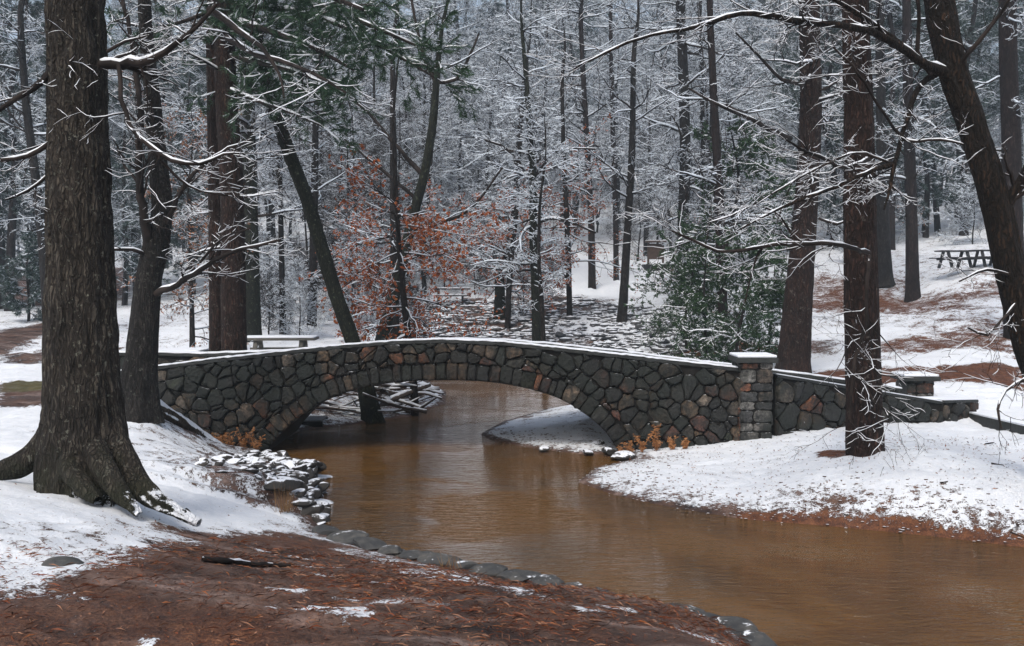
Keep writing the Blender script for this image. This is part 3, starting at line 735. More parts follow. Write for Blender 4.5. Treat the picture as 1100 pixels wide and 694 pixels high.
# ------------------------------------------------------------ TREES
def px_path(path, D, ground_base=True, dy=0.):
    pts = []; rad = []
    for q in path:
        px, py, wpx = q[:3]; d_ = q[3] if len(q) > 3 else D
        pts.append(np.array(at(px, py, d_))); rad.append(wpx*d_/F/2)
    if ground_base:
        g = gz(pts[0][0], pts[0][1]); pts[0][2] = g-.12
        if pts[1][2] < g+.15: pts[1][2] = g+.2
    return pts, rad
ALLT = []
def hero(label, D, path, bark='bark_far', limbs=(), twigs=None, seed=0, sides=40, step=.08, amp=.012, flare=.25, top=None, cat='tree', name='tree', group=None, lobes=5, snowamt=1., extra=None, fx=9.):
    """trunk drawn through points of the photograph at a real distance; limbs are their own parts"""
    pts, rad = px_path(path, D)
    if top:                                      # carry the trunk on above the frame
        p = pts[-1]; q = pts[-2]; d = (p-q)/np.linalg.norm(p-q); pts.append(p+d*top*.5+np.array([.1, .2, 0])); rad.append(rad[-1]*.8); pts.append(pts[-1]+d*top*.5); rad.append(rad[-2]*.5)
    elif cat != 'tree stump':
        p = pts[-1]; q = pts[-2]; d = (p-q)/np.linalg.norm(p-q); pts.append(p+d*1.6+np.array([.15, .1, 0])); rad.append(rad[-1]*.6); pts.append(pts[-1]+d*1.5+np.array([-.1, .1, 0])); rad.append(.006)
    b = np.array([pts[0][0], pts[0][1], pts[0][2]+.12])
    t = empty(name, b, label=label, cat=cat, group=group)
    tr = rough_trunk('trunk', pts, rad, M[bark], t, sides, step, amp, seed, flare, lobes, origin=b, fx=fx)
    rg = random.Random(seed*7+1); brs = []
    for lm in limbs:
        lp, lr = px_path(lm, D, False)
        P, r_ = smooth_path(lp, lr, .12 if D < 16 else .25)
        P = P+nr.normal(0, 1, P.shape)*r_[:, None]*.22
        tb = Tubes(); tb.add(P-b, r_); lo = tb.build('limb', M['bark_right'] if (bark == 'bark_right' and lr[0] > .03) else M['twig'], t, 7)
        sb = Tubes(); snow_run(sb, P-b, r_, .72*snowamt, gap=.09); sb.build('snow_cover', M['snow'], lo, 6)
        # side twigs
        out = []
        k = int(len(P)*.55)
        for q in range(k):
            i = rg.randrange(max(1, len(P)//6), len(P)); dd = P[min(i+1, len(P)-1)]-P[i-1]; dd /= np.linalg.norm(dd)+1e-9
            v = np.array([rg.gauss(0, 1), rg.gauss(0, .7), rg.gauss(-.05, .7)])
            grow(out, P[i], dd*.8+v*.6, rg.uniform(.35, 1.0)*min(1.3, D/13), max(.005, r_[i]*.45), 1, rg, .05, 6, .9, (4, 3, 3), .22, .58)
        brs += out
    if twigs:
        lo_, hi_, cnt, Lm, up = twigs[:5]; kk = twigs[5] if len(twigs) > 5 else (5, 4, 3)
        P, r_ = smooth_path(pts, rad, .2); s_ = np.linspace(0, 1, len(P))
        for q in range(cnt):
            t_ = rg.uniform(lo_, hi_); i = int(t_*(len(P)-1)); a = rg.uniform(0, 6.283)
            L1 = Lm*rg.uniform(.5, 1.2); d = (math.cos(a), math.sin(a), up+rg.gauss(0, .2))
            grow(brs, P[i], d, L1, min(r_[i]*.4, .035*L1/1.5), 0, rg, up*.3, 7, .9, kk, .18, .5)
    if brs:
        tb = Tubes(); sb = Tubes()
        mn = .0006+D*.00022
        for P, r_, lv in brs:
            r2 = np.maximum(r_, .0012+D*.00007)
            tb.add(P-b, r2); snow_run(sb, P-b, r2, (.72 if D < 16 else 1.)*snowamt, gap=(.05 if D < 16 else .14), mn=mn)
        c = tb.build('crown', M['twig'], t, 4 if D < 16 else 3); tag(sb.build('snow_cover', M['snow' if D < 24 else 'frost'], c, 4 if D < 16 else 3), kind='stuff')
    if extra: extra(t, b, brs, rg, pts, rad)
    ALLT.append(t)
    return t
def leaves_on(brs, b, t, rg, n_, L_, W_, m, lvmin=1, name='foliage', spread=.7, per=1, quad=True, flatz=.5):
    pool = [(P, r_) for P, r_, lv in brs if lv >= lvmin]
    if not pool: return
    pos = []; ds = []
    for q in range(n_):
        P, _ = pool[rg.randrange(len(pool))]; i = rg.randrange(1, len(P)); f = rg.random()
        pos.append(P[i-1]*(1-f)+P[i]*f); d = P[i]-P[i-1]; d = d/(np.linalg.norm(d)+1e-9); d[2] = d[2]*flatz-.15; ds.append(d)
    return tris_cloud(name, np.array(pos), np.array(ds), L_, W_, m, t, per, spread, quad, origin=b)

# -- the massive tree in the left foreground
def big_roots(t, b, brs, rg, pts, rad):
    for k, pth in enumerate([
        [(108,430,24,9.3),(124,478,30,9.2),(142,512,28,9.1),(163,534,22,9.0),(186,548,15,8.9),(214,562,7,8.8)],
        [(66,440,24,9.45),(48,478,28,9.4),(26,497,26,9.35),(2,506,22,9.3),(-30,515,18,9.3),(-80,524,10,9.3)],
        [(76,470,26,9.1),(76,502,26,8.95),(88,522,20,8.8),(106,538,12,8.7)],
        [(100,480,26,9.0),(116,512,24,8.85),(134,536,16,8.75),(150,552,8,8.7)]]):
        P, r_ = px_path(pth, 9.3, False)
        rough_trunk('root', P, r_, M['bark_big'], t, 60, .04, .03, 40+k, 0, origin=b, fx=8)
hero('massive dark ridged trunk with snowy mossy roots in the left foreground', 9.3,
     [(88,540,90),(88,505,92),(89,475,88),(89,440,80),(88,400,75),(86,330,71),(85,250,65),(84,150,61),(83,50,58),(82,-30,56)], 'bark_big',
     limbs=[[(98,76,14,9.3),(114,70,11,9.2),(140,68,10,9.0),(163,64,8,8.9),(190,46,6,8.8),(212,28,5,8.8),(232,4,4,8.8)],
            [(128,70,5,9.0),(131,105,5,8.9),(140,135,5,8.8),(160,157,5,8.7),(185,172,5,8.6),(215,176,4,8.6),(240,166,3,8.6),(262,165,2,8.6)],
            [(66,66,9,9.3),(52,78,8,9.2),(35,95,7,9.1),(0,118,5,9.0),(-30,130,3,9.)],
            [(64,148,6,9.3),(52,155,6,9.2),(30,168,5,9.1),(0,172,4,9.)],
            [(160,157,3,8.7),(190,190,3,8.8),(215,205,2,8.9),(245,210,2,9.)],
            [(62,180,4,9.3),(30,205,3,9.1),(5,215,2,9.)],
            [(115,55,4,9.2),(135,45,3,9.1),(160,38,2,9.)]],
     seed=2, sides=150, step=.035, amp=.04, flare=.13, top=5, extra=big_roots, fx=8)
# -- second tree, before the bridge end
def t2root(t, b, brs, rg, pts, rad):
    P, r_ = px_path([(140,418,20,14.6),(158,432,18,14.9),(184,448,15,15.3),(211,465,12,15.8),(236,480,7,16.2)], 14, False)
    rough_trunk('root', P, r_, bark_root, t, 24, .06, .04, 50, 0, origin=b, lump=.35)
bark_root = bark_mat('snowy_root_bark', (.13, .10, .075), (.25, .19, .15), None, 1., .03, snow_side=.05)
hero('forked grey tree standing at the left end of the bridge with roots under snow', 14.5,
     [(148,440,46),(149,418,40),(151,395,35),(155,350,30),(160,300,26),(167,268,27),(174,225,21),(169,170,19),(163,100,16),(158,50,14),(155,-20,13)], 'bark_oak',
     limbs=[[(160,285,15,14.5),(157,240,10,14.3),(149,190,8,14.2),(150,120,7,14.),(142,50,5,14.),(130,-10,4,14)],
            [(168,315,8,14.4),(190,306,6,14.2),(208,295,6,14),(230,280,5,13.8),(260,268,4,13.7),(300,258,3,13.6)],
            [(215,282,3,13.8),(225,270,3,13.7),(240,255,2,13.7),(270,245,2,13.7)],
            [(157,275,5,14.4),(143,268,4,14.2),(120,268,3,14),(100,262,2,14)],
            [(178,240,6,14.4),(195,205,5,14.3),(215,180,4,14.1),(245,160,3,14.),(270,150,2,14)]],
     twigs=(.35, .95, 16, 1.3, .3), seed=5, sides=64, amp=.02, flare=.3, top=4, extra=t2root)
# -- twin pines
def pine_boughs(t, b, brs, rg, pts, rad):
    out = []
    for lm in ([(243,20,7,19.8),(285,32,6,18.5),(330,48,5,17.5),(380,75,3,17)], [(243,60,6,19.8),(290,70,5,18.5),(340,85,4,17.8),(385,110,2,17.5)],
               [(243,-20,8,19.8),(310,-5,6,18.5),(380,20,5,17.5),(450,50,3,17)], [(243,5,7,19.8),(330,15,5,18.8),(400,45,4,18),(470,85,2,17.6)], [(243,-40,7,19.8),(300,-30,6,17),(340,-10,5,16),(390,10,4,15)],
               [(243,95,5,19.8),(275,108,4,19),(310,120,3,18.5),(345,135,2,18.2)], [(232,10,5,20),(200,22,4,19.5),(165,30,3,19.2),(120,22,2,19)]):
        P, r_ = px_path(lm, 19, False); P, r_ = smooth_path(P, r_, .25)
        tb = Tubes(); tb.add(P-b, r_); lo = tb.build('limb', M['twig'], t, 6); sb = Tubes(); snow_run(sb, P-b, r_, 1.1, gap=.1); sb.build('snow_cover', M['snow'], lo, 5)
        for q in range(len(P)):
            for e in range(2):
                v = np.array([rg.gauss(.4, .8), rg.gauss(0, .8), rg.gauss(-.1, .35)])
                grow(out, P[q], v, rg.uniform(.5, 1.1), .01, 1, rg, -.1, 5, .8, (3, 4), .2, .55)
    tb = Tubes(); sb = Tubes()
    for P, r_, lv in out: tb.add(P-b, np.maximum(r_, .003)); snow_run(sb, P-b, np.maximum(r_, .004), 1.5, gap=.35, mn=.008)
    c = tb.build('crown', M['twig'], t, 3); tag(sb.build('snow_cover', M['snow'], c, 4), kind='stuff')
    leaves_on(out, b, t, rg, 17000, .15, .014, M['needle'], 2, 'needles', .55, 4, False)
hero('thicker right trunk of the two red brown pines behind the left parapet', 19.8, [(252,392,28),(251,340,26),(249,200,24),(243,100,22),(240,-20,20)], 'bark_pine', twigs=(.25, .8, 14, 1.6, .05), seed=8, sides=56, amp=.02, top=5, extra=pine_boughs, name='pine_tree', cat='pine tree',
     limbs=[[(250,255,3),(262,262,3),(275,270,2)], [(243,40,7,16.5),(275,58,6,15.8),(300,65,5,15.4),(335,78,4,15),(372,100,2,14.8)], [(225,8,8,16),(255,32,7,15.8),(280,50,5,15.5),(300,80,3,15.4),(305,105,2,15.3)]])
hero('slimmer left trunk of the two red brown pines behind the left parapet', 20.6, [(233,392,17),(233,340,16),(232,200,16),(230,100,15),(229,-20,14)], 'bark_pine', twigs=(.3, .9, 12, 1.5, .1), seed=9, sides=44, amp=.018, top=4, name='pine_tree', cat='pine tree')
hero('pale grey trunk between the twin pines and the picnic table by the bridge', 31, [(271,368,19),(270,300,17),(268,200,16),(266,40,13)], 'bark_mossy', twigs=(.3, .95, 22, 2.2, .3), seed=10, top=4)
hero('very thin dark sapling standing behind the light picnic table', 33, [(304,362,7),(303,300,6),(301,200,5),(300,120,3)], 'bark_far', twigs=(.4, 1., 26, 1.4, .3), seed=11)
hero('slim tan trunk to the right of the light picnic table', 36, [(335,368,10),(336,300,9),(338,200,8),(340,90,5)], 'bark_far', twigs=(.35, 1., 30, 2.0, .3), seed=12)
hero('curved mossy tree leaning left out of the creek behind the bridge', 20.5, [(402,458,24),(397,435,20),(390,405,17),(380,370,16),(362,320,15),(345,265,15),(330,215,14),(312,168,14),(296,120,13),(283,70,13),(272,20,12),(264,-30,11)], 'bark_mossy', twigs=(.45, 1., 26, 2., .3), seed=13, sides=44, amp=.015, top=3)
def rust(n_=5200, L_=.085, lv=1):
    def f(t, b, brs, rg, pts, rad): leaves_on(brs, b, t, rg, n_, L_, L_*.32, M['beech_leaf'], lv, 'foliage', .6)
    return f
hero('mossy tree leaning right with rust coloured leaves behind the bridge crown', 26, [(402,402,15),(410,365,14),(428,300,12),(443,235,11),(455,190,10),(464,140,9),(469,85,7),(475,30,4)], 'bark_mossy',
     limbs=[[(455,190,6),(437,170,5),(420,150,4),(395,120,3),(375,105,2)], [(468,90,5),(455,60,4),(448,30,3),(440,-10,3)], [(466,88,4),(490,85,4),(505,60,3),(515,35,2)], [(438,250,5),(470,240,4),(505,225,3),(540,180,2)], [(448,215,4),(425,195,4),(395,170,3),(370,150,2)]],
     twigs=(.5, 1., 10, 2.0, .3), seed=14, sides=36, snowamt=1.)
# rust beech: low layered boughs of leaves
def beech(label, D, path, cnt, span, nl, seed, leaf='beech_leaf', lo=.1, hi=.8, L_=.08, kk=(5, 4, 2)):
    def f(t, b, brs, rg, pts, rad): leaves_on(brs, b, t, rg, int(nl*1.15), L_*1.1, L_*.42, M[leaf], 1, 'foliage', .55)
    return hero(label, D, path, 'bark_far', twigs=(lo, hi, cnt, span, -.06, kk), seed=seed, extra=f, snowamt=.8, cat='beech tree', name='beech_tree')
beech('young beech full of rust red leaves left of the bridge crown', 21.4, [(446,446,8),(444,410,8),(436,340,7),(430,280,6),(425,200,5),(423,120,3)], 22, 1.7, 2600, 15, lo=.2, hi=.50)
beech('slim beech with rust red leaves behind the middle of the bridge', 30, [(424,372,10),(424,300,9),(423,200,8),(422,60,5)], 26, 2.4, 3000, 16, lo=.04, hi=.40)
beech('small beech with sparse tan leaves behind the left parapet', 27, [(207,392,6),(206,330,5),(204,270,4),(202,210,2)], 40, 1.5, 2600, 17, 'tan_leaf', .05, .95, .075)
beech('thin beech with brown red leaves beside the grey stump', 38, [(545,340,6),(548,290,6),(555,220,5),(560,130,4)], 30, 2.6, 3800, 18, lo=.15, hi=.5)
beech('beech with sparse red leaves behind the snowy crooked tree', 40, [(612,320,6),(610,260,6),(606,180,5),(604,90,4)], 28, 2.8, 3000, 19, lo=.1, hi=.5)
hero('short broken green stump with a thin fork on the rocky slope', 40, [(537,338,13),(537,315,11),(537,296,10),(539,292,4)], 'bark_mossy', limbs=[[(536,298,5),(541,275,5),(548,245,4),(552,210,3)], [(534,298,4),(530,270,3),(528,240,3)]], seed=20, top=None, cat='tree stump', name='tree_stump')
hero('crooked snow plastered tree in the middle behind the bridge', 33, [(577,350,10),(575,300,9.5),(573,250,9),(573,200,8),(569,140,6),(565,80,5),(560,20,3)], 'bark_mossy', limbs=[[(573,200,4),(560,180,3),(545,160,3),(520,150,2)],[(573,190,4),(590,170,3),(605,160,2),(640,160,2)],[(574,240,4),(600,235,3),(640,250,2)]], twigs=(.2, 1., 48, 2.2, .15), seed=21, snowamt=1.3)
hero('slim bent sapling rising in front of the crooked snowy tree', 29, [(587,374,6),(582,330,5),(579,280,4),(580,220,3)], 'bark_far', twigs=(.3, 1., 20, 1.2, .2), seed=22, snowamt=1.2)
hero('straight brown trunk at the edge of the bright snowfield', 38, [(668,336,11),(671,300,9),(675,230,8),(679,160,7),(681,60,5)], 'bark_far', twigs=(.35, 1., 30, 2.4, .25), seed=23)
hero('far slender trunk left of the straight brown trunk', 50, [(636,287,8),(635,240,7),(631,160,6),(624,30,5)], 'bark_farpine', twigs=(.4, 1., 26, 3., .25), seed=24)
hero('thin straight trunk just left of the notice board', 54, [(662,292,6),(661,220,5.5),(658,130,5),(656,20,4)], 'bark_farpine', twigs=(.4, 1., 26, 2.6, .25), seed=25)
hero('dark trunk rising behind the left side of the evergreen shrubs', 42, [(732,302,14),(734,240,12),(736,150,11),(731,0,10)], 'bark_far', twigs=(.2, 1., 34, 3., .1), seed=26, top=3)
hero('red brown trunk rising out of the evergreen shrubs', 32, [(776,372,13),(775,300,11),(772,200,10),(766,90,8),(762,-10,6)], 'bark_farpine', twigs=(.25, 1., 34, 2.4, .1), seed=27, top=2)
hero('pale thin trunk between the dark trunk and the red brown trunk', 46, [(752,320,6),(753,250,6),(755,150,5),(752,20,4)], 'bark_far', twigs=(.3, 1., 26, 2.4, .2), seed=28)
hero('big dark pine leaning slightly behind the stone pillar', 23.5, [(852,405,36),(853,390,34),(856,345,31),(861,280,27),(867,200,24),(871,120,22),(870,40,21),(869,-20,20)], 'bark_pine',
     limbs=[[(850,150,6,23),(825,138,5,22.5),(800,125,4,22),(770,112,3,21.6),(740,95,2,21.4)], [(862,90,5,23),(840,85,4,22.4),(815,60,3,22),(790,35,2,21.6)], [(880,235,3,23),(900,240,3,22.6),(925,232,2,22.3)]],
     twigs=(.2, .95, 26, 2., 0), seed=29, sides=64, amp=.03, top=5, name='pine_tree', cat='pine tree')
hero('straight red brown pine in the snow before the right wing wall', 13.9, [(930,494,40),(929,470,39),(928,430,37),(926,350,36),(924,250,33),(923,150,30),(920,50,28),(918,-30,26)], 'bark_pine',
     limbs=[[(934,272,5,12.8),(915,266,5,12.4),(890,262,5,12.),(862,262,5,11.8),(830,263,4,11.6),(800,268,4,11.4),(770,270,3,11.3),(745,258,3,11.2),(722,248,2,11.2)],
            [(934,275,4,12.7),(932,290,4,12.5),(931,320,4,12.4),(930,350,4,12.3),(921,375,4,12.3),(916,400,4,12.2),(914,425,3,12.2),(912,450,2,12.2)],
            [(917,402,3,12.2),(930,415,3,12.1),(938,430,3,12.1),(950,440,2,12.1),(955,450,2,12)],
            [(921,375,2.5,12.2),(935,392,2.5,12.1),(945,402,2,12.1),(962,404,1.5,12)],
            [(862,262,3,11.8),(850,250,3,11.7),(838,232,2,11.6),(820,222,2,11.5)],
            [(820,263,3,11.6),(812,278,2.5,11.5),(806,300,2,11.4),(800,325,1.5,11.4)],
            [(934,170,5,12.8),(905,180,4,12.3),(880,168,4,12.),(860,160,3,11.8),(845,150,2,11.7)]],
     twigs=(.35, .9, 12, .9, 0), seed=30, sides=90, step=.05, amp=.022, flare=.04, top=5, name='pine_tree', cat='pine tree')
hero('grey trunk on the right slope left of the picnic table, flared at its foot', 43, [(951,308,20),(951,295,15),(949,250,13),(947,150,11),(945,40,9)], 'bark_far', twigs=(.35, 1., 24, 2.6, .1), seed=31, top=3)
hero('brown trunk on the right slope nearest the dark picnic table', 40, [(980,328,16),(980,300,14),(979,230,12),(976,120,11),(974,10,9)], 'bark_farpine', twigs=(.3, 1., 24, 2.6, .1), seed=32, top=3)
hero('red brown trunk at the top right behind the leaning foreground tree', 29, [(1092,345,24),(1088,250,21),(1086,150,19),(1083,60,18),(1082,-20,17)], 'bark_farpine', twigs=(.35, 1., 18, 2., 0), seed=33, top=3)
hero('slim leaning trunk at the left edge beyond the massive tree', 34, [(52,330,11),(46,260,10),(38,190,9),(28,110,8),(22,20,6)], 'bark_far', twigs=(.25, 1., 34, 2.6, .2), seed=34, top=2)
# -- leaning foreground tree on the right
hero('leaning orange brown tree at the right edge with long snowy limbs', 11.6,
     [(1156,560,44),(1146,500,38),(1130,440,34),(1112,390,33),(1095,330,31),(1083,280,30),(1074,235,30),(1060,183,29),(1043,130,29),(1025,80,28),(1012,20,30),(1002,-40,29)], 'bark_right',
     limbs=[[(1028,92,16,11.6),(1012,78,13,11.5),(992,68,10,11.3),(965,48,9,11.1),(935,34,8,10.9),(900,27,7,10.7),(860,23,7,10.5),(825,17,6,10.4),(795,15,5,10.3),(765,23,5,10.2),(735,32,4,10.1),(700,38,3,10),(660,52,3,10),(615,75,2,9.9)],
            [(968,50,6,11.1),(945,30,5,11),(920,14,5,10.9),(890,-4,4,10.8),(860,-20,3,10.7)],
            [(1004,80,8,11.5),(990,90,6,11.4),(980,112,6,11.3),(970,145,5,11.2),(960,180,5,11.1),(957,200,4,11.1),(950,225,2,11)],
            [(958,177,6,11.1),(930,186,5,10.9),(900,200,4,10.7),(865,212,4,10.5),(830,228,3,10.3),(795,246,2,10.2)],
            [(1000,80,5,11.4),(985,55,5,11.3),(988,20,4,11.2),(982,-20,4,11.1)],
            [(1030,70,5,11.5),(1050,45,5,11.3),(1075,15,4,11.2),(1090,-10,3,11)],
            [(972,150,4,11.2),(955,130,3,11),(935,100,3,10.9),(915,70,3,10.7),(895,50,2,10.6)],
            [(970,150,4,11.2),(985,152,3,11.1),(1010,150,3,11.),(1035,155,2,10.9)],
            [(1078,230,12,11.6),(1090,205,11,11.5),(1104,180,10,11.4),(1125,130,9,11.3)],
            [(1093,325,4,11.5),(1075,345,3,11.3),(1060,360,3,11.1),(1040,352,2,11)],
            [(1088,296,3,11.5),(1060,290,3,11.3),(1030,302,2,11.2)],
            [(1112,400,4,11.5),(1080,420,3,11.2),(1072,440,3,11),(1076,460,2,10.9)],
            [(955,175,3,11.1),(920,165,3,10.9),(870,185,2,10.7),(800,225,2,10.4),(760,240,1.5,10.3)]],
     seed=35, sides=96, step=.05, amp=.025, flare=.2, top=3)

# ------------------------------------------------------------ background wood: one of each kind, then copies
def make_bare(seed, H, r0, crown0, cnt, span, kk, up=.3, leaf=None, nleaf=0):
    rg = random.Random(seed)
    t = empty('tree'); pts = [np.array([0, 0, -.3])]; x = y = 0
    for q in range(1, 7):
        x += rg.gauss(0, .05)*H*.2; y += rg.gauss(0, .05)*H*.2; pts.append(np.array([x, y, H*q/6.]))
    rad = [r0*(1-.85*q/6.) for q in range(7)]
    rough_trunk('trunk', pts, rad, M['bark_far'], t, 10, .6, .01, seed, .3, origin=(0, 0, 0))
    out = []; P, r_ = smooth_path(pts, rad, .3)
    for q in range(cnt):
        t_ = crown0+(1-crown0)*(q+rg.random())/cnt; i = int(t_*(len(P)-1)); a = rg.uniform(0, 6.283)
        L1 = span*(1.15-.75*t_)*rg.uniform(.6, 1.2)
        grow(out, P[i], (math.cos(a), math.sin(a), up+rg.gauss(0, .2)), L1, min(r_[i]*.5, .03), 0, rg, up*.3, 6, .9, kk, .2, .52)
    tb = Tubes(); sb = Tubes()
    for P_, rr, lv in out:
        r2 = np.maximum(rr, .0055); tb.add(P_, r2); snow_run(sb, P_, r2, (1.15 if seed % 3 else .75), gap=(.12 if seed % 3 else .4), mn=(.009 if seed % 3 else .006))
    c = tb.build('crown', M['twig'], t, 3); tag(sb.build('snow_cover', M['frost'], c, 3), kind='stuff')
    if leaf: leaves_on(out, np.zeros(3), t, rg, nleaf, .1, .035, M[leaf], 1, 'foliage', .6)
    return t
def make_evergreen(seed, H, r0, c0, cnt, span, nt_, m='needle_far', droop=-.15, nl=.28, nw=.03, bark='bark_farpine'):
    rg = random.Random(seed); t = empty('evergreen_tree')
    pts = [np.array([rg.gauss(0, .02)*H*q/5., rg.gauss(0, .02)*H*q/5., H*q/5. if q else -.3]) for q in range(6)]; rad = [r0*(1-.8*q/5.) for q in range(6)]
    rough_trunk('trunk', pts, rad, M[bark], t, 12, .5, .01, seed, .25)
    out = []; P, r_ = smooth_path(pts, rad, .3)
    for q in range(cnt):
        t_ = c0+(1-c0)*(q+rg.random())/cnt; i = int(t_*(len(P)-1)); a = rg.uniform(0, 6.283)
        u_ = (t_-c0)/(1-c0); L1 = span*(math.sin(math.pi*(.15+.8*u_))**.7)*rg.uniform(.6, 1.15)
        grow(out, P[i], (math.cos(a), math.sin(a), .15+rg.gauss(0, .15)), L1, .03, 0, rg, droop, 6, .8, (6, 4), .16, .45)
    tb = Tubes(); sb = Tubes()
    for P_, rr, lv in out:
        tb.add(P_, np.maximum(rr, .006))
        if lv < 3: snow_run(sb, P_, np.maximum(rr, .01), 1.3, gap=.35, mn=.016)
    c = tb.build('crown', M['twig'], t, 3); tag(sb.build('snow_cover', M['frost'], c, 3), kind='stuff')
    leaves_on(out, np.zeros(3), t, rg, nt_, nl, nw, M[m], 1, 'needles', .6, 5, False, .6)
    return t
bare_protos = [make_bare(100+i, H, r, c0, cnt, sp, kk, up) for i, (H, r, c0, cnt, sp, kk, up) in enumerate([
    (13, .15, .22, 34, 4.2, (6, 5, 4), .35), (15, .18, .30, 30, 4.6, (6, 5, 4), .45), (10, .10, .2, 30, 3.2, (6, 5, 4), .3),
    (16, .20, .34, 34, 5., (6, 5, 4), .5), (12, .12, .24, 30, 3.8, (6, 5, 4), .2), (8, .07, .08, 28, 2.6, (6, 5, 4), .3)])]
shrub_protos = [make_bare(130+i, H, .035, .03, 26, sp, (5, 4, 4), .5, lf, nl) for i, (H, sp, lf, nl) in enumerate([(3.0, 1.6, None, 0), (3.6, 1.8, 'tan_leaf', 500), (2.2, 1.3, None, 0)])]
ever_protos = [make_evergreen(150, 19, .24, .32, 44, 4.2, 6500), make_evergreen(151, 22, .28, .42, 40, 4.6, 6500), make_evergreen(152, 15, .18, .15, 50, 3.6, 7000)]
def place(pr, px, D, sc, rot, name, label, cat, group, z=None):
    c = copy_tree(pr); x = (px-550)/F*D; c.location = (x, D, gz(x, D)-.05 if z is None else z)
    c.scale = (sc, sc, sc*rng.uniform(.92, 1.08)); c.rotation_euler = (rng.gauss(0, .03), rng.gauss(0, .03), rot); c.name = name
    tag(c, label, cat, group); return c
keep = [(at(px, 300, D).x, D) for px, D in ((300,27),(483,45),(1040,41.5),(704,60))]
def okpos(x, D, rad=2.):
    for kx, kd in keep:
        if abs(x/D-kx/kd) < .045 and D < kd+3: return False
    return poly_sd(creek, np.array([x]), np.array([D]))[0] > 1.
def scatter(protos, nb_, px_rng, d_rng, name, label, cat, group, sc=(.85, 1.2), avoid=()):
    k = 0; tries = 0; placed = []
    while k < nb_ and tries < 4000:
        tries += 1
        px = rng.uniform(*px_rng); D = math.sqrt(rng.uniform(d_rng[0]**2, d_rng[1]**2)); x = (px-550)/F*D
        if not okpos(x, D) or any((x-a)**2+(D-b)**2 < 3.2 for a, b in placed): continue
        if any(a0 < px < a1 and D < dd for a0, a1, dd in avoid): continue
        placed.append((x, D)); place(rng.choice(protos), px, D, rng.uniform(*sc), rng.uniform(0, 6.28), name, label, cat, group); k += 1
AV = [(560,730,66), (470,560,52), (0,140,44), (860,1100,50)]
scatter(bare_protos, 24, (330, 800), (40, 58), 'bare_tree', 'snow laced bare tree in the wood just beyond the rocky slope', 'tree', 'snowy bare trees beyond the rocky slope', avoid=AV)
scatter(bare_protos, 84, (280, 900), (58, 95), 'bare_tree', 'snow laced bare tree on the far hillside behind the bridge', 'tree', 'snowy bare trees on the far hillside', avoid=AV)
scatter(bare_protos, 70, (200, 950), (95, 150), 'bare_tree', 'pale snow laced tree at the back of the far hillside', 'tree', 'pale trees at the back of the far hillside', (1.5, 2.1))
scatter(bare_protos, 26, (-60, 300), (42, 90), 'bare_tree', 'snow laced bare tree in the dark wood at the left', 'tree', 'snowy bare trees in the left wood', avoid=AV)
scatter(bare_protos, 22, (830, 1200), (50, 100), 'bare_tree', 'snow laced bare tree among the dark evergreens on the right hill', 'tree', 'snowy bare trees on the right hill', avoid=AV)
scatter(ever_protos, 20, (-120, 260), (58, 120), 'evergreen_tree', 'dark teal evergreen in the wood at the left', 'evergreen tree', 'dark evergreens in the left wood')
scatter(ever_protos, 26, (730, 1260), (54, 120), 'evergreen_tree', 'dark evergreen on the upper right hillside', 'evergreen tree', 'dark evergreens on the right hillside', avoid=[(590,730,64)])
scatter(ever_protos, 13, (-80, 215), (45, 60), 'evergreen_tree', 'dark evergreen near the edge of the left wood', 'evergreen tree', 'dark evergreens along the left edge of the wood', (.7, 1.), avoid=[(0,140,48)])
scatter(ever_protos, 9, (850, 1150), (52, 64), 'evergreen_tree', 'dark evergreen just above the black picnic table hillside', 'evergreen tree', 'dark evergreens above the picnic table hillside', (.8, 1.1))
scatter(ever_protos, 34, (150, 800), (72, 150), 'evergreen_tree', 'hazy evergreen at the back of the central wood', 'evergreen tree', 'hazy evergreens at the back of the wood', (1., 1.4))
scatter(shrub_protos, 26, (260, 760), (32, 60), 'bare_shrub', 'low leafless shrub holding snow on the slope beyond the bridge', 'shrub', 'leafless shrubs beyond the bridge', avoid=[(590,730,64)])
scatter(shrub_protos, 10, (830, 1100), (44, 70), 'bare_shrub', 'low leafless shrub holding snow on the right hillside', 'shrub', 'leafless shrubs on the right hillside')
place(shrub_protos[0], 322, 32, .75, 1., 'bare_shrub', 'wispy grey shrub just behind the light picnic table', 'shrub', None)
# small evergreen left of the massive tree
pr = make_evergreen(160, 3.6, .06, .25, 34, 1.25, 3500, 'needle_far', -.05, .2, .03)
place(pr, 30, 40.5, 1.05, 0, 'evergreen_tree', 'small round evergreen alone on the snow left of the massive trunk', 'evergreen tree', None); delete_tree(pr)
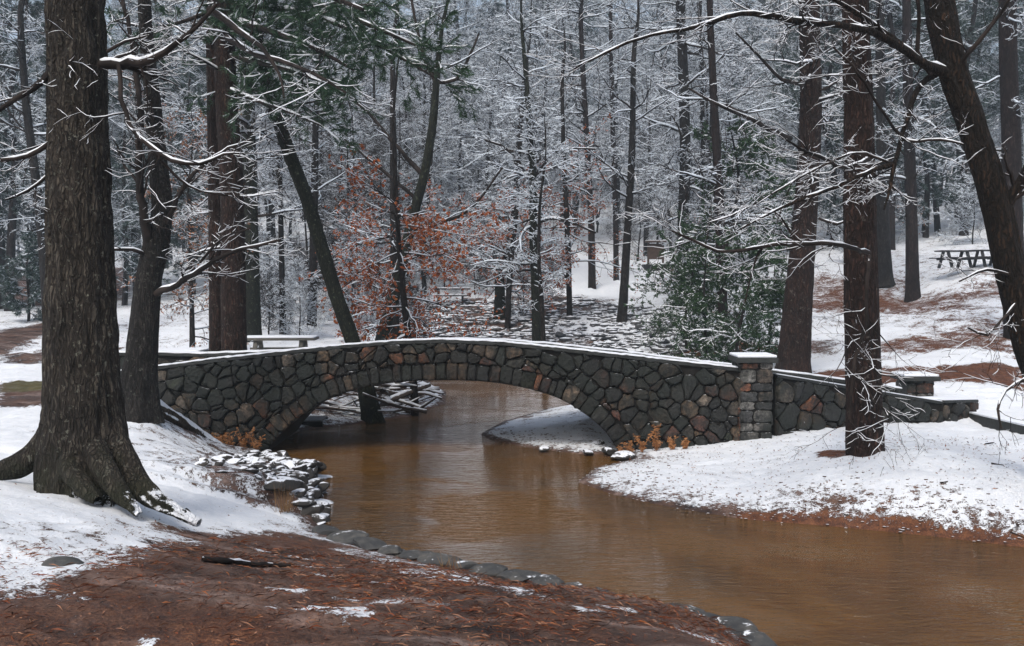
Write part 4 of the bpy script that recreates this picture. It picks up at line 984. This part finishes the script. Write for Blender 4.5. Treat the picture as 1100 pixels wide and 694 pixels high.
# evergreen shrubs beside the red brown trunk
def make_holly(seed, H):
    rg = random.Random(seed); t = empty('evergreen_shrub'); out = []
    pts = [np.array([0, 0, -.1]), np.array([rg.gauss(0, .1), .0, H*.35]), np.array([rg.gauss(0, .2), .1, H*.7]), np.array([rg.gauss(0, .3), .1, H])]
    rough_trunk('trunk', pts, [.06, .045, .03, .01], M['bark_far'], t, 10, .3, .006, seed, .2); P, r_ = smooth_path(pts, [.06, .045, .03, .01], .2)
    for q in range(38):
        t_ = .12+.86*(q+rg.random())/38; a = rg.uniform(0, 6.283)
        grow(out, P[int(t_*(len(P)-1))], (math.cos(a), math.sin(a), .1), H*.36*(1.25-.9*t_)*rg.uniform(.6, 1.2), .014, 0, rg, 0., 6, .9, (5, 4), .18, .5)
    tb = Tubes(); sb = Tubes()
    for P_, rr, lv in out: tb.add(P_, np.maximum(rr, .004)); snow_run(sb, P_, np.maximum(rr, .005), 1.3, gap=.35, mn=.008)
    c = tb.build('crown', M['twig'], t, 3); tag(sb.build('snow_cover', M['snow'], c, 3), kind='stuff')
    leaves_on(out, np.zeros(3), t, rg, 9000, .075, .014, M['holly'], 1, 'foliage', .6, 2, True)
    return t
hp = [make_holly(171, 4.2), make_holly(172, 3.4)]
for px, D, sc, k_, lab in ((795, 27.5, 1.15, 0, 'tallest green leafy evergreen shrub left of the big dark pine'), (760, 29, 1.05, 1, 'green evergreen shrub at the foot of the red brown trunk'),
                         (825, 29, .95, 1, 'evergreen shrub nearest the left side of the big dark pine'), (738, 31, .8, 0, 'small evergreen shrub leftmost of the green clump'), (778, 34, 1.75, 0, 'tall thin evergreen at the back of the green clump')):
    place(hp[k_], px, D, sc, rng.uniform(0, 6), 'evergreen_shrub', lab, 'evergreen shrub', 'evergreen shrubs beside the red brown trunk')
for p_ in bare_protos+shrub_protos+ever_protos+hp: delete_tree(p_)

# ------------------------------------------------------------ rocks
def rock_mesh(seed, flatn=.6, sub=3, ang=.35):
    import bmesh as bm_
    b = bm_.new(); bm_.ops.create_icosphere(b, subdivisions=sub, radius=1.); V = np.array([v.co[:] for v in b.verts])
    rg = np.random.RandomState(seed)
    for q in range(9):                            # planar cuts make facets
        nrm = rg.normal(0, 1, 3); nrm /= np.linalg.norm(nrm); d = rg.uniform(.55, .85); s_ = V@nrm; V = V-np.maximum(s_-d, 0)[:, None]*nrm*.9
    V = V*(1+.12*(fbm(V[:, 0]*2+seed, V[:, 1]*2, V[:, 2]*2, seed)-.5)[:, None]); V[:, 2] *= flatn
    Fc = np.array([[v.index for v in f.verts] for f in b.faces]); b.free()
    return V, Fc
RM = []
for i in range(8):
    V, Fc = rock_mesh(200+i, (.5, .7, .45, .6)[i % 4]); o = mesh_obj('rock', V, Fc, M['rock'], smooth=False); RM.append(o.data); bpy.data.objects.remove(o)
RP = []
for i in range(8):
    V, Fc = rock_mesh(300+i, (.6, .75, .5, .7)[i % 4], 2); o = mesh_obj('rock', V, Fc, M['riprap'], smooth=False); RP.append(o.data); bpy.data.objects.remove(o)
SL = []
for i in range(6):
    V, Fc = rock_mesh(400+i, .32, 3); o = mesh_obj('stone', V, Fc, M['slab'], smooth=False); SL.append(o.data); bpy.data.objects.remove(o)
def rock(me, x, y, z, s, rz, name, label, cat, group=None, tilt=.2):
    o = bpy.data.objects.new(name, me); C.objects.link(o); o.location = (x, y, z); o.scale = s; o.rotation_euler = (rng.gauss(0, tilt), rng.gauss(0, tilt), rz); return tag(o, label, cat, group)
# rocky point below the bridge end
rg = random.Random(77)
k = 0
while k < 190:
    x = rg.uniform(-4.3, -2.35); y = rg.uniform(11.9, 16.2); sd_ = poly_sd(creek, np.array([x]), np.array([y]))[0]
    if sd_ < -.10 or sd_ > 1.5*rg.random()**1.5+.1: continue
    s = rg.uniform(.05, .15)*(1.25 if sd_ < .4 else .8); z = max(gz(x, y), -.05)
    rock(rg.choice(RM), x, y, z+s*.12, (s*rg.uniform(1, 1.7), s, s*rg.uniform(.7, 1.1)), rg.uniform(0, 6), 'rock', 'dark snow dusted rock piled on the point left of the bridge arch', 'rock', 'rocks piled on the left creek point'); k += 1
# second course making the steep face
for q in range(60):
    f_ = q/59.; x = -2.75-.28*f_+rg.gauss(0, .05); y = 12.3+2.6*f_; 
    rock(rg.choice(RM), x-.1, y, rg.uniform(.0, .34), (rg.uniform(.12, .24), rg.uniform(.1, .2), rg.uniform(.09, .16)), rg.uniform(0, 6), 'rock', 'dark snow dusted rock piled on the point left of the bridge arch', 'rock', 'rocks piled on the left creek point')
# edging slabs of the near bank
edge = [(352,573),(374,583),(397,592),(420,598),(445,603),(470,608),(497,614),(525,621),(556,626),(588,632),(618,640),(650,648),(690,655),(728,664),(760,675),(788,686),(812,697),(830,706)]
for i, (px, py) in enumerate(edge):
    x, y = flat(px, py-1, .10); y -= .05; s = rg.uniform(.12, .20)+.03*(i > 7)
    lab = 'flat grey edging stone along the near creek bank'; gp = 'edging stones of the near creek bank'
    rock(SL[i % 6], x, y, max(gz(x, y), .06)+.045, (s*1.35, s*.95, s*1.3), rg.uniform(-.5, .5)-.35, 'edging_stone', lab, 'stone', gp, .1)
for i in range(15):
    px, py = edge[i]; px += 14; x, y = flat(px, py+2, .08); s = rg.uniform(.07, .15)
    rock(SL[(i*5) % 6], x-.02, y, max(gz(x, y), .02)+.04, (s*1.3, s, s), rg.uniform(0, 3), 'edging_stone', 'flat grey edging stone along the near creek bank', 'stone', 'edging stones of the near creek bank', .15)
def hx(px, py): x, y = hit(px, py); return x, y, gz(x, y)
x, y, z = hx(68, 606); rock(SL[1], x, y, z-.005, (.13, .09, .12), 0, 'rock', 'small flat brown stone half sunk in the needles at lower left', 'rock')
x, y, z = hx(915, 562); rock(RM[2], x, y+.1, z+.02, (.11, .08, .09), 0, 'rock', 'round dark rock on the red right waterline', 'rock')
for px, py, s in ((640,478,.2),(655,487,.16),(632,487,.12),(585,484,.10),(670,492,.2)):
    x, y = flat(px, py, .05); rock(RM[int(px) % 8], x, y+.1, .06, (s*1.3, s, s*.7), 1., 'rock', 'rock on the snowy bank under the right side of the arch', 'rock', 'rocks under the right side of the arch')
# pebbles along right waterline (individual, then riprap)
V0, F0 = rock_mesh(500, .7, 1); VV = []; FF = []; cnt_ = 0; nt2 = 0
for q in range(9000):
    if nt2 >= 1500: break
    x = rg.uniform(-.6, 6.); y = rg.uniform(10.8, 18.9); sd_ = poly_sd(creek, np.array([x]), np.array([y]))[0]
    if sd_ < -.03 or sd_ > rg.random()**2*1.3: continue
    s = rg.uniform(.008, .026); VV.append(V0*np.array([s*1.3, s, s*.8])+np.array([x, y, gz(x, y)+s*.2])); FF.append(F0+cnt_); cnt_ += len(V0); nt2 += 1
mp_ = rock_mat('pebble', (.03, .02, .015), (.09, .05, .035), (.16, .10, .07), .75, 9)
tag(mesh_obj('pebbles', np.concatenate(VV), np.concatenate(FF), mp_, smooth=False), 'small brown stones and clods scattered along the right creek bank', 'pebbles', kind='stuff')
# riprap slope
rp = wp([(420,350),(500,326),(600,322),(700,335),(760,352),(740,384),(600,377),(440,372)]); rpa = np.array(rp); cand = []
while len(cand) < 3200:
    x = rg.uniform(rpa[:, 0].min(), rpa[:, 0].max()); y = rg.uniform(rpa[:, 1].min()-2, rpa[:, 1].max()); cand.append((x, y))
cx = np.array(cand); m_ = poly_sd(rpa, cx[:, 0], cx[:, 1]) < 1.; cx = cx[m_]; cz_ = gz_arr(cx[:, 0], cx[:, 1])
sz_ = .05+.2*nr.uniform(0, 1, len(cx))**2.2; order = np.argsort(-sz_/cx[:, 1]); VV = []; FF = []; cnt_ = 0
V0s = [rock_mesh(510+i, .65, 1) for i in range(4)]
for r_, i in enumerate(order):
    s = sz_[i]; x, y, z = cx[i, 0], cx[i, 1], cz_[i]
    if r_ < 60: rock(rg.choice(RP), x, y, z+s*.15, (s*1.3, s, s*.8), rg.uniform(0, 6), 'rock', 'blue grey rock on the riprap slope beyond the bridge', 'rock', 'riprap rocks beyond the bridge')
    else:
        v, f0 = V0s[i % 4]; VV.append(v*np.array([s*1.3, s, s*.8])+np.array([x, y, z+s*.1])); FF.append(f0+cnt_); cnt_ += len(v)
if VV: tag(mesh_obj('riprap', np.concatenate(VV), np.concatenate(FF), M['riprap'], smooth=False), 'smaller rocks filling the riprap slope beyond the bridge', 'rocks', kind='stuff')

# ------------------------------------------------------------ driftwood pile behind the bridge
def logob(p0, p1, r, label='snow dusted driftwood log in the brush pile behind the arch', group='driftwood in the brush pile', name='driftwood_log', bend=.06):
    p0 = np.array(p0, float); p1 = np.array(p1, float); L_ = np.linalg.norm(p1-p0); mid = (p0+p1)/2+nr.normal(0, bend*L_, 3)*.5
    t = empty(name, p0, label=label, cat='log', group=group)
    P, rr = smooth_path([p0, mid, p1], [r, r*.85, r*.55], .12); rr = rr*nr.uniform(.88, 1.1, len(rr))
    tb = Tubes(); tb.add(P-p0, rr); V, Fc = tb.mesh(8)
    faces = [tuple(f) for f in Fc]; faces += [tuple(range(7, -1, -1)), tuple(range(len(V)-8, len(V)))]
    mesh_obj('log_body', V, faces, M['log'], t)
    sb = Tubes(); snow_run(sb, P-p0, rr, 1.1, gap=.1, mn=.006); sb.build('snow_cover', M['snow'], t, 6); return t
rg = random.Random(5)
for q in range(115):
    px = rg.uniform(325, 462); D = rg.uniform(20.4, 23.5); a = at(px, rg.uniform(410, 452), D); a.z = max(a.z, .03); L_ = rg.uniform(.5, 1.6); an_ = rg.uniform(-.9, .9) if rg.random() < .75 else rg.uniform(1., 2.)
    b_ = (a.x+L_*math.cos(an_)*rg.choice((-1, 1)), D+rg.gauss(0, .5), max(a.z+L_*abs(math.sin(an_))*.6-.1, .02))
    if b_[0] < -4.6 or b_[0] > -1.5: b_ = (a.x-(b_[0]-a.x), b_[1], b_[2])
    logob(a, b_, rg.uniform(.012, .045))
logob(at(398,440,20.6), at(462,413,21.6), .085, 'longest thick driftwood log slanting up to the right under the arch', None)
logob(at(405,420,21.2), at(440,424,21.4), .07, 'short thick driftwood log lying level beside the leaning tree foot', None)
logob(at(332,428,21.), at(398,446,20.6), .06, 'driftwood log slanting down to the leaning tree foot', None)
# grey slatted platform at the waterline
pa = at(317, 459, 19.6); pl_ = empty('slatted_platform', (pa.x, pa.y, .02), label='small grey slatted platform at the waterline inside the left of the arch', cat='platform')
M['greywood'] = plain('weathered_grey_wood', (.16, .17, .18), .8, .3, 14, .01)
M['darkwood'] = plain('dark_wet_wood', (.018, .018, .02), .6, .4, 14, .01)
M['palewood'] = plain('pale_weathered_wood', (.10, .095, .085), .8, .3, 14, .01)
def lbox(name, c, s, m, parent, bev=.004):
    x, y, z = c; a, b_, c_ = s; o = box(name, x-a/2, x+a/2, y-b_/2, y+b_/2, z-c_/2, z+c_/2, m, parent, bev, (0, 0, 0)); return o
for i in range(10): lbox('slat', (.03+i*.054, .3, .13), (.04, .7, .03), M['greywood'], pl_)
for y_ in (.02, .58): lbox('beam', (.27, y_, .06), (.56, .06, .11), M['darkwood'], pl_)

# ------------------------------------------------------------ picnic tables
def picnic(px, D, Lt, rz, m, label, snow=True, z=None, sc=1.):
    x = (px-550)/F*D; t = empty('picnic_table', (x, D, gz(x, D)-.02 if z is None else z), label=label, cat='picnic table'); t.rotation_euler = (0, 0, rz); t.scale = (sc,)*3
    tp_ = lbox('table_top', (0, 0, .75), (Lt, .72, .06), m, t)
    for s_ in (-1, 1):
        b_ = lbox('bench', (0, s_*.72, .45), (Lt, .26, .05), m, t)
        if snow: lbox('snow_cover', (0, s_*.72, .492), (Lt-.04, .23, .03), M['snow'], b_, .01)
    if snow: lbox('snow_cover', (0, 0, .80), (Lt-.04, .68, .036), M['snow'], tp_, .012)
    for e in (-1, 1):
        xx = e*(Lt/2-.35)
        lbox('crossbar', (xx, 0, .40), (.07, 1.6, .09), m, t)
        for s_ in (-1, 1):
            V = []; 
            for (yy, zz) in ((s_*.62, 0), (s_*.22, .72)):
                for dx, dy in ((-.05, -.06), (.05, -.06), (.05, .06), (-.05, .06)): V.append((xx+dx, yy+dy, zz))
            mesh_obj('leg', V, [(0, 3, 2, 1), (4, 5, 6, 7), (0, 1, 5, 4), (1, 2, 6, 5), (2, 3, 7, 6), (3, 0, 4, 7)], m, t, smooth=False)
    return t
picnic(301, 25, 1.85, .03, M['palewood'], 'pale picnic table with snowy top beside the left end of the bridge', z=at(303, 365, 25).z-.72)
picnic(484, 45, 1.8, .05, M['darkwood'], 'small distant picnic table behind the rust red leaves')
picnic(1025, 41.2, 1.55, .04, M['darkwood'], 'left black picnic table of the two on the right hillside', False, z=at(1041, 288, 41.2).z, sc=.95)
picnic(1060, 41.6, 1.4, -.05, M['darkwood'], 'right black picnic table of the two, partly behind the leaning tree', False, z=at(1041, 287, 41.2).z, sc=.95)
# notice board
x = (704-550)/F*60; nb_ = empty('notice_board', (x, 60, gz(x, 60)), label='brown roofed notice board on a snowy ledge in the far clearing', cat='notice board')
M['brownwood'] = plain('brown_board_wood', (.07, .045, .035), .8, .3, 5, .01)
lbox('base', (.3, 0, .12), (2.2, 1., .4), M['darkwood'], nb_); 
for s_ in (-1, 1): lbox('post', (s_*.45, 0, .95), (.12, .12, 1.4), M['brownwood'], nb_)
lbox('board', (0, -.02, 1.12), (.8, .08, .95), M['brownwood'], nb_); rf = lbox('roof', (0, 0, 1.72), (1.25, .6, .1), M['brownwood'], nb_); lbox('snow_cover', (0, 0, 1.79), (1.2, .56, .05), M['snow'], rf)
lbox('snow_cover', (.3, -.2, .34), (2.1, .5, .04), M['snow'], nb_)

# ------------------------------------------------------------ ferns on the wall foot, dry grass, fallen sticks, litter
def fern(px, py, D, H, label, seed, group):
    rg = random.Random(seed); p = at(px, py, D); g = max(gz(p.x, D), -.02); t = empty('dead_fern', (p.x, D, g), label=label, cat='fern', group=group)
    tb = Tubes(); pos = []; ds = []
    for q in range(8):
        a = rg.uniform(-.7, .7); h = H*rg.uniform(.35, 1.1); pts = [np.array([0, 0, 0.])]
        for k in range(1, 7): u = k/6.; pts.append(np.array([math.sin(a)*h*.6*u**1.3, -.08*u-.04*rg.random(), h*u*(1-.25*u)]))
        tb.add(np.array(pts), [.004]*7)
        for k in range(1, 7):
            for e in range(4): pos.append(pts[k]+np.array([rg.gauss(0, .01)]*3)); ds.append(np.array([rg.choice((-1, 1))*.9, rg.gauss(0, .3), rg.gauss(-.2, .4)]))
    tb.build('stem', M['fern'], t, 3); tris_cloud('frond', np.array(pos), np.array(ds), .05, .010, M['fern'], t, 1, .3, True)
for i, (px, py, H) in enumerate(((247,478,.34),(262,482,.55),(276,484,.42),(238,474,.3))): fern(px, py, 16.55, H, 'dead orange fern against the stone face left of the arch', 20+i, 'dead ferns left of the arch')
for i, (px, py, H) in enumerate(((676,489,.28),(690,487,.5),(705,485,.58),(722,482,.28),(736,480,.26),(668,490,.3))): fern(px, py, 16.55, H, 'dead orange fern against the stone face right of the arch', 40+i, 'dead ferns right of the arch')
def grass(px, py, H, n_, label, D=None):
    x, y, z = hx(px, py); t = empty('dry_grass', (x, y, z), label=label, cat='grass tuft'); pos = nr.normal(0, .05, (n_, 3)); pos[:, 2] = 0
    tris_cloud('blade', pos, np.tile([0, 0, 1.], (n_, 1)), H, .006, M['grass_dry'], t, 1, .25)
grass(306, 552, .34, 70, 'tuft of dry straw grass at the foot of the rocky point'); grass(485, 612, .2, 26, 'small dry grass tuft between the edging stones'); grass(141, 520, .32, 6, 'single thin dry stalk beside the massive trunk')
def stick(pts, r, label, group=None, snow=True):
    P = []
    for px, py in pts: x, y, z = hx(px, py); P.append((x, y, z+r*.8))
    P, rr = smooth_path(P, [r]*(len(P)-1)+[r*.5], .06); rr = rr*nr.uniform(.7, 1.2, len(rr)); o = P[0].copy()
    t = empty('fallen_branch', o, label=label, cat='stick', group=group); tb = Tubes(); tb.add(P-o, rr); tb.build('stick', M['twig'], t, 6)
    if snow: sb = Tubes(); snow_run(sb, P-o, rr, .7, gap=.12, mn=.003); sb.build('snow_cover', M['snow'], t, 6)
stick([(218,604),(245,607),(275,610),(312,610)], .022, 'snow topped fallen branch lying on the brown needles in the foreground')
stick([(200,548),(208,555),(216,559)], .012, 'short dark stick at the tip of the massive tree root', snow=False)
for i, pt_ in enumerate([[(1065,499),(1078,501)], [(1058,478),(1068,476)], [(1085,577),(1100,581)], [(1010,521),(1018,520)]]): stick(pt_, .012, 'small dark stick on the snow of the right bank', 'small sticks on the right bank', False)
rg = random.Random(9)
# leaf litter and needles over the foreground
Np_ = 34000; lx = nr.uniform(-6, 2.6, Np_); ly = nr.uniform(4.0, 12.2, Np_)
b_s = poly_sd(fw, lx, ly)+(fbm(lx*1.6, ly*1.6, s=33)-.5)*.9; dens = np.clip(.55-b_s/1.0, .04, 1)*np.clip((fbm(lx*1.3, ly*1.3, s=61)-.28)*2.4, .05, 1); kp = (nr.rand(Np_) < dens) & (poly_sd(creek, lx, ly) > .05)
lx, ly = lx[kp], ly[kp]; lz = gz_arr(lx, ly); pos = np.c_[lx, ly, lz+.006]; ds = nr.normal(0, 1, pos.shape); ds[:, 2] = np.abs(ds[:, 2])*.18
def flat_leaves(name, pos, ds, L_, W_, m, label):
    N_ = len(pos); d = ds/np.linalg.norm(ds, axis=1)[:, None]; s_ = np.cross(d, np.array([0, 0, 1.])+nr.normal(0, .22, (N_, 3))); s_ /= np.linalg.norm(s_, axis=1)[:, None]
    l_ = L_*nr.uniform(.4, 1.3, (N_, 1)); w_ = W_*nr.uniform(.5, 1.3, (N_, 1)); up_ = np.array([0, 0, 1.])*l_*.12
    V = np.stack([pos, pos+d*l_*.5+s_*w_+up_, pos+d*l_, pos+d*l_*.5-s_*w_+up_*.4], 1)
    return tag(mesh_obj(name, V.reshape(-1, 3), np.arange(N_*4).reshape(N_, 4), m, smooth=False), label, 'leaf litter', kind='stuff')
flat_leaves('leaf_litter', pos, ds, .024, .0055, M['litter'], 'rust brown leaves and needles strewn over the foreground bank')
kq = nr.rand(len(pos)) < .8
Nn = 22000; lx = nr.uniform(-5, 2.4, Nn); ly = nr.uniform(4.0, 9., Nn); kp = (poly_sd(fw, lx, ly) < -.1) & (poly_sd(creek, lx, ly) > .05) & (nr.rand(Nn) < np.clip((fbm(lx*1.1, ly*1.1, s=71)-.3)*2.5, .05, 1)); lx, ly = lx[kp], ly[kp]
pos = np.c_[lx, ly, gz_arr(lx, ly)+.005]; ds = nr.normal(0, 1, pos.shape); ds[:, 2] = np.abs(ds[:, 2])*.08
flat_leaves('pine_needles', pos, ds, .09, .0016, M['litter'], 'fallen rust coloured pine needles matted over the foreground bank')
Nn = 2600; lx = nr.uniform(-.5, 8, Nn); ly = nr.uniform(11, 16.6, Nn); kp = (poly_sd(creek, lx, ly) > .1); lx, ly = lx[kp], ly[kp]
pos = np.c_[lx, ly, gz_arr(lx, ly)+.006]; ds = nr.normal(0, 1, pos.shape); ds[:, 2] = np.abs(ds[:, 2])*.3
flat_leaves('leaf_litter', pos, ds, .04, .009, M['litter'], 'dark specks of leaf and twig poking through the snow of the right bank')
# ------------------------------------------------------------ haze
def haze():
    m, N, L, B = mat('haze'); N.remove(B); v = N.new('ShaderNodeVolumePrincipled'); v.inputs['Density'].default_value = HAZE_D; v.inputs['Color'].default_value = (.74, .89, 1, 1); v.inputs['Anisotropy'].default_value = .2
    L.new(v.outputs[0], N['Material Output'].inputs['Volume'])
    x0, x1, y0, y1, z0, z1 = -262, 262, -32, 332, -3, 110
    V = [(x0, y0, z0), (x1, y0, z0), (x1, y1, z0), (x0, y1, z0), (x0, y0, z1), (x1, y0, z1), (x1, y1, z1), (x0, y1, z1)]
    o = mesh_obj('haze', V, [(0, 3, 2, 1), (4, 5, 6, 7), (0, 1, 5, 4), (1, 2, 6, 5), (2, 3, 7, 6), (3, 0, 4, 7)], m, smooth=False); tag(o, 'thin cold haze filling the wood', 'haze', kind='stuff')
HAZE_D = .0010
haze()
print('objects', len(bpy.data.objects), 'tmax z', Zf.max())
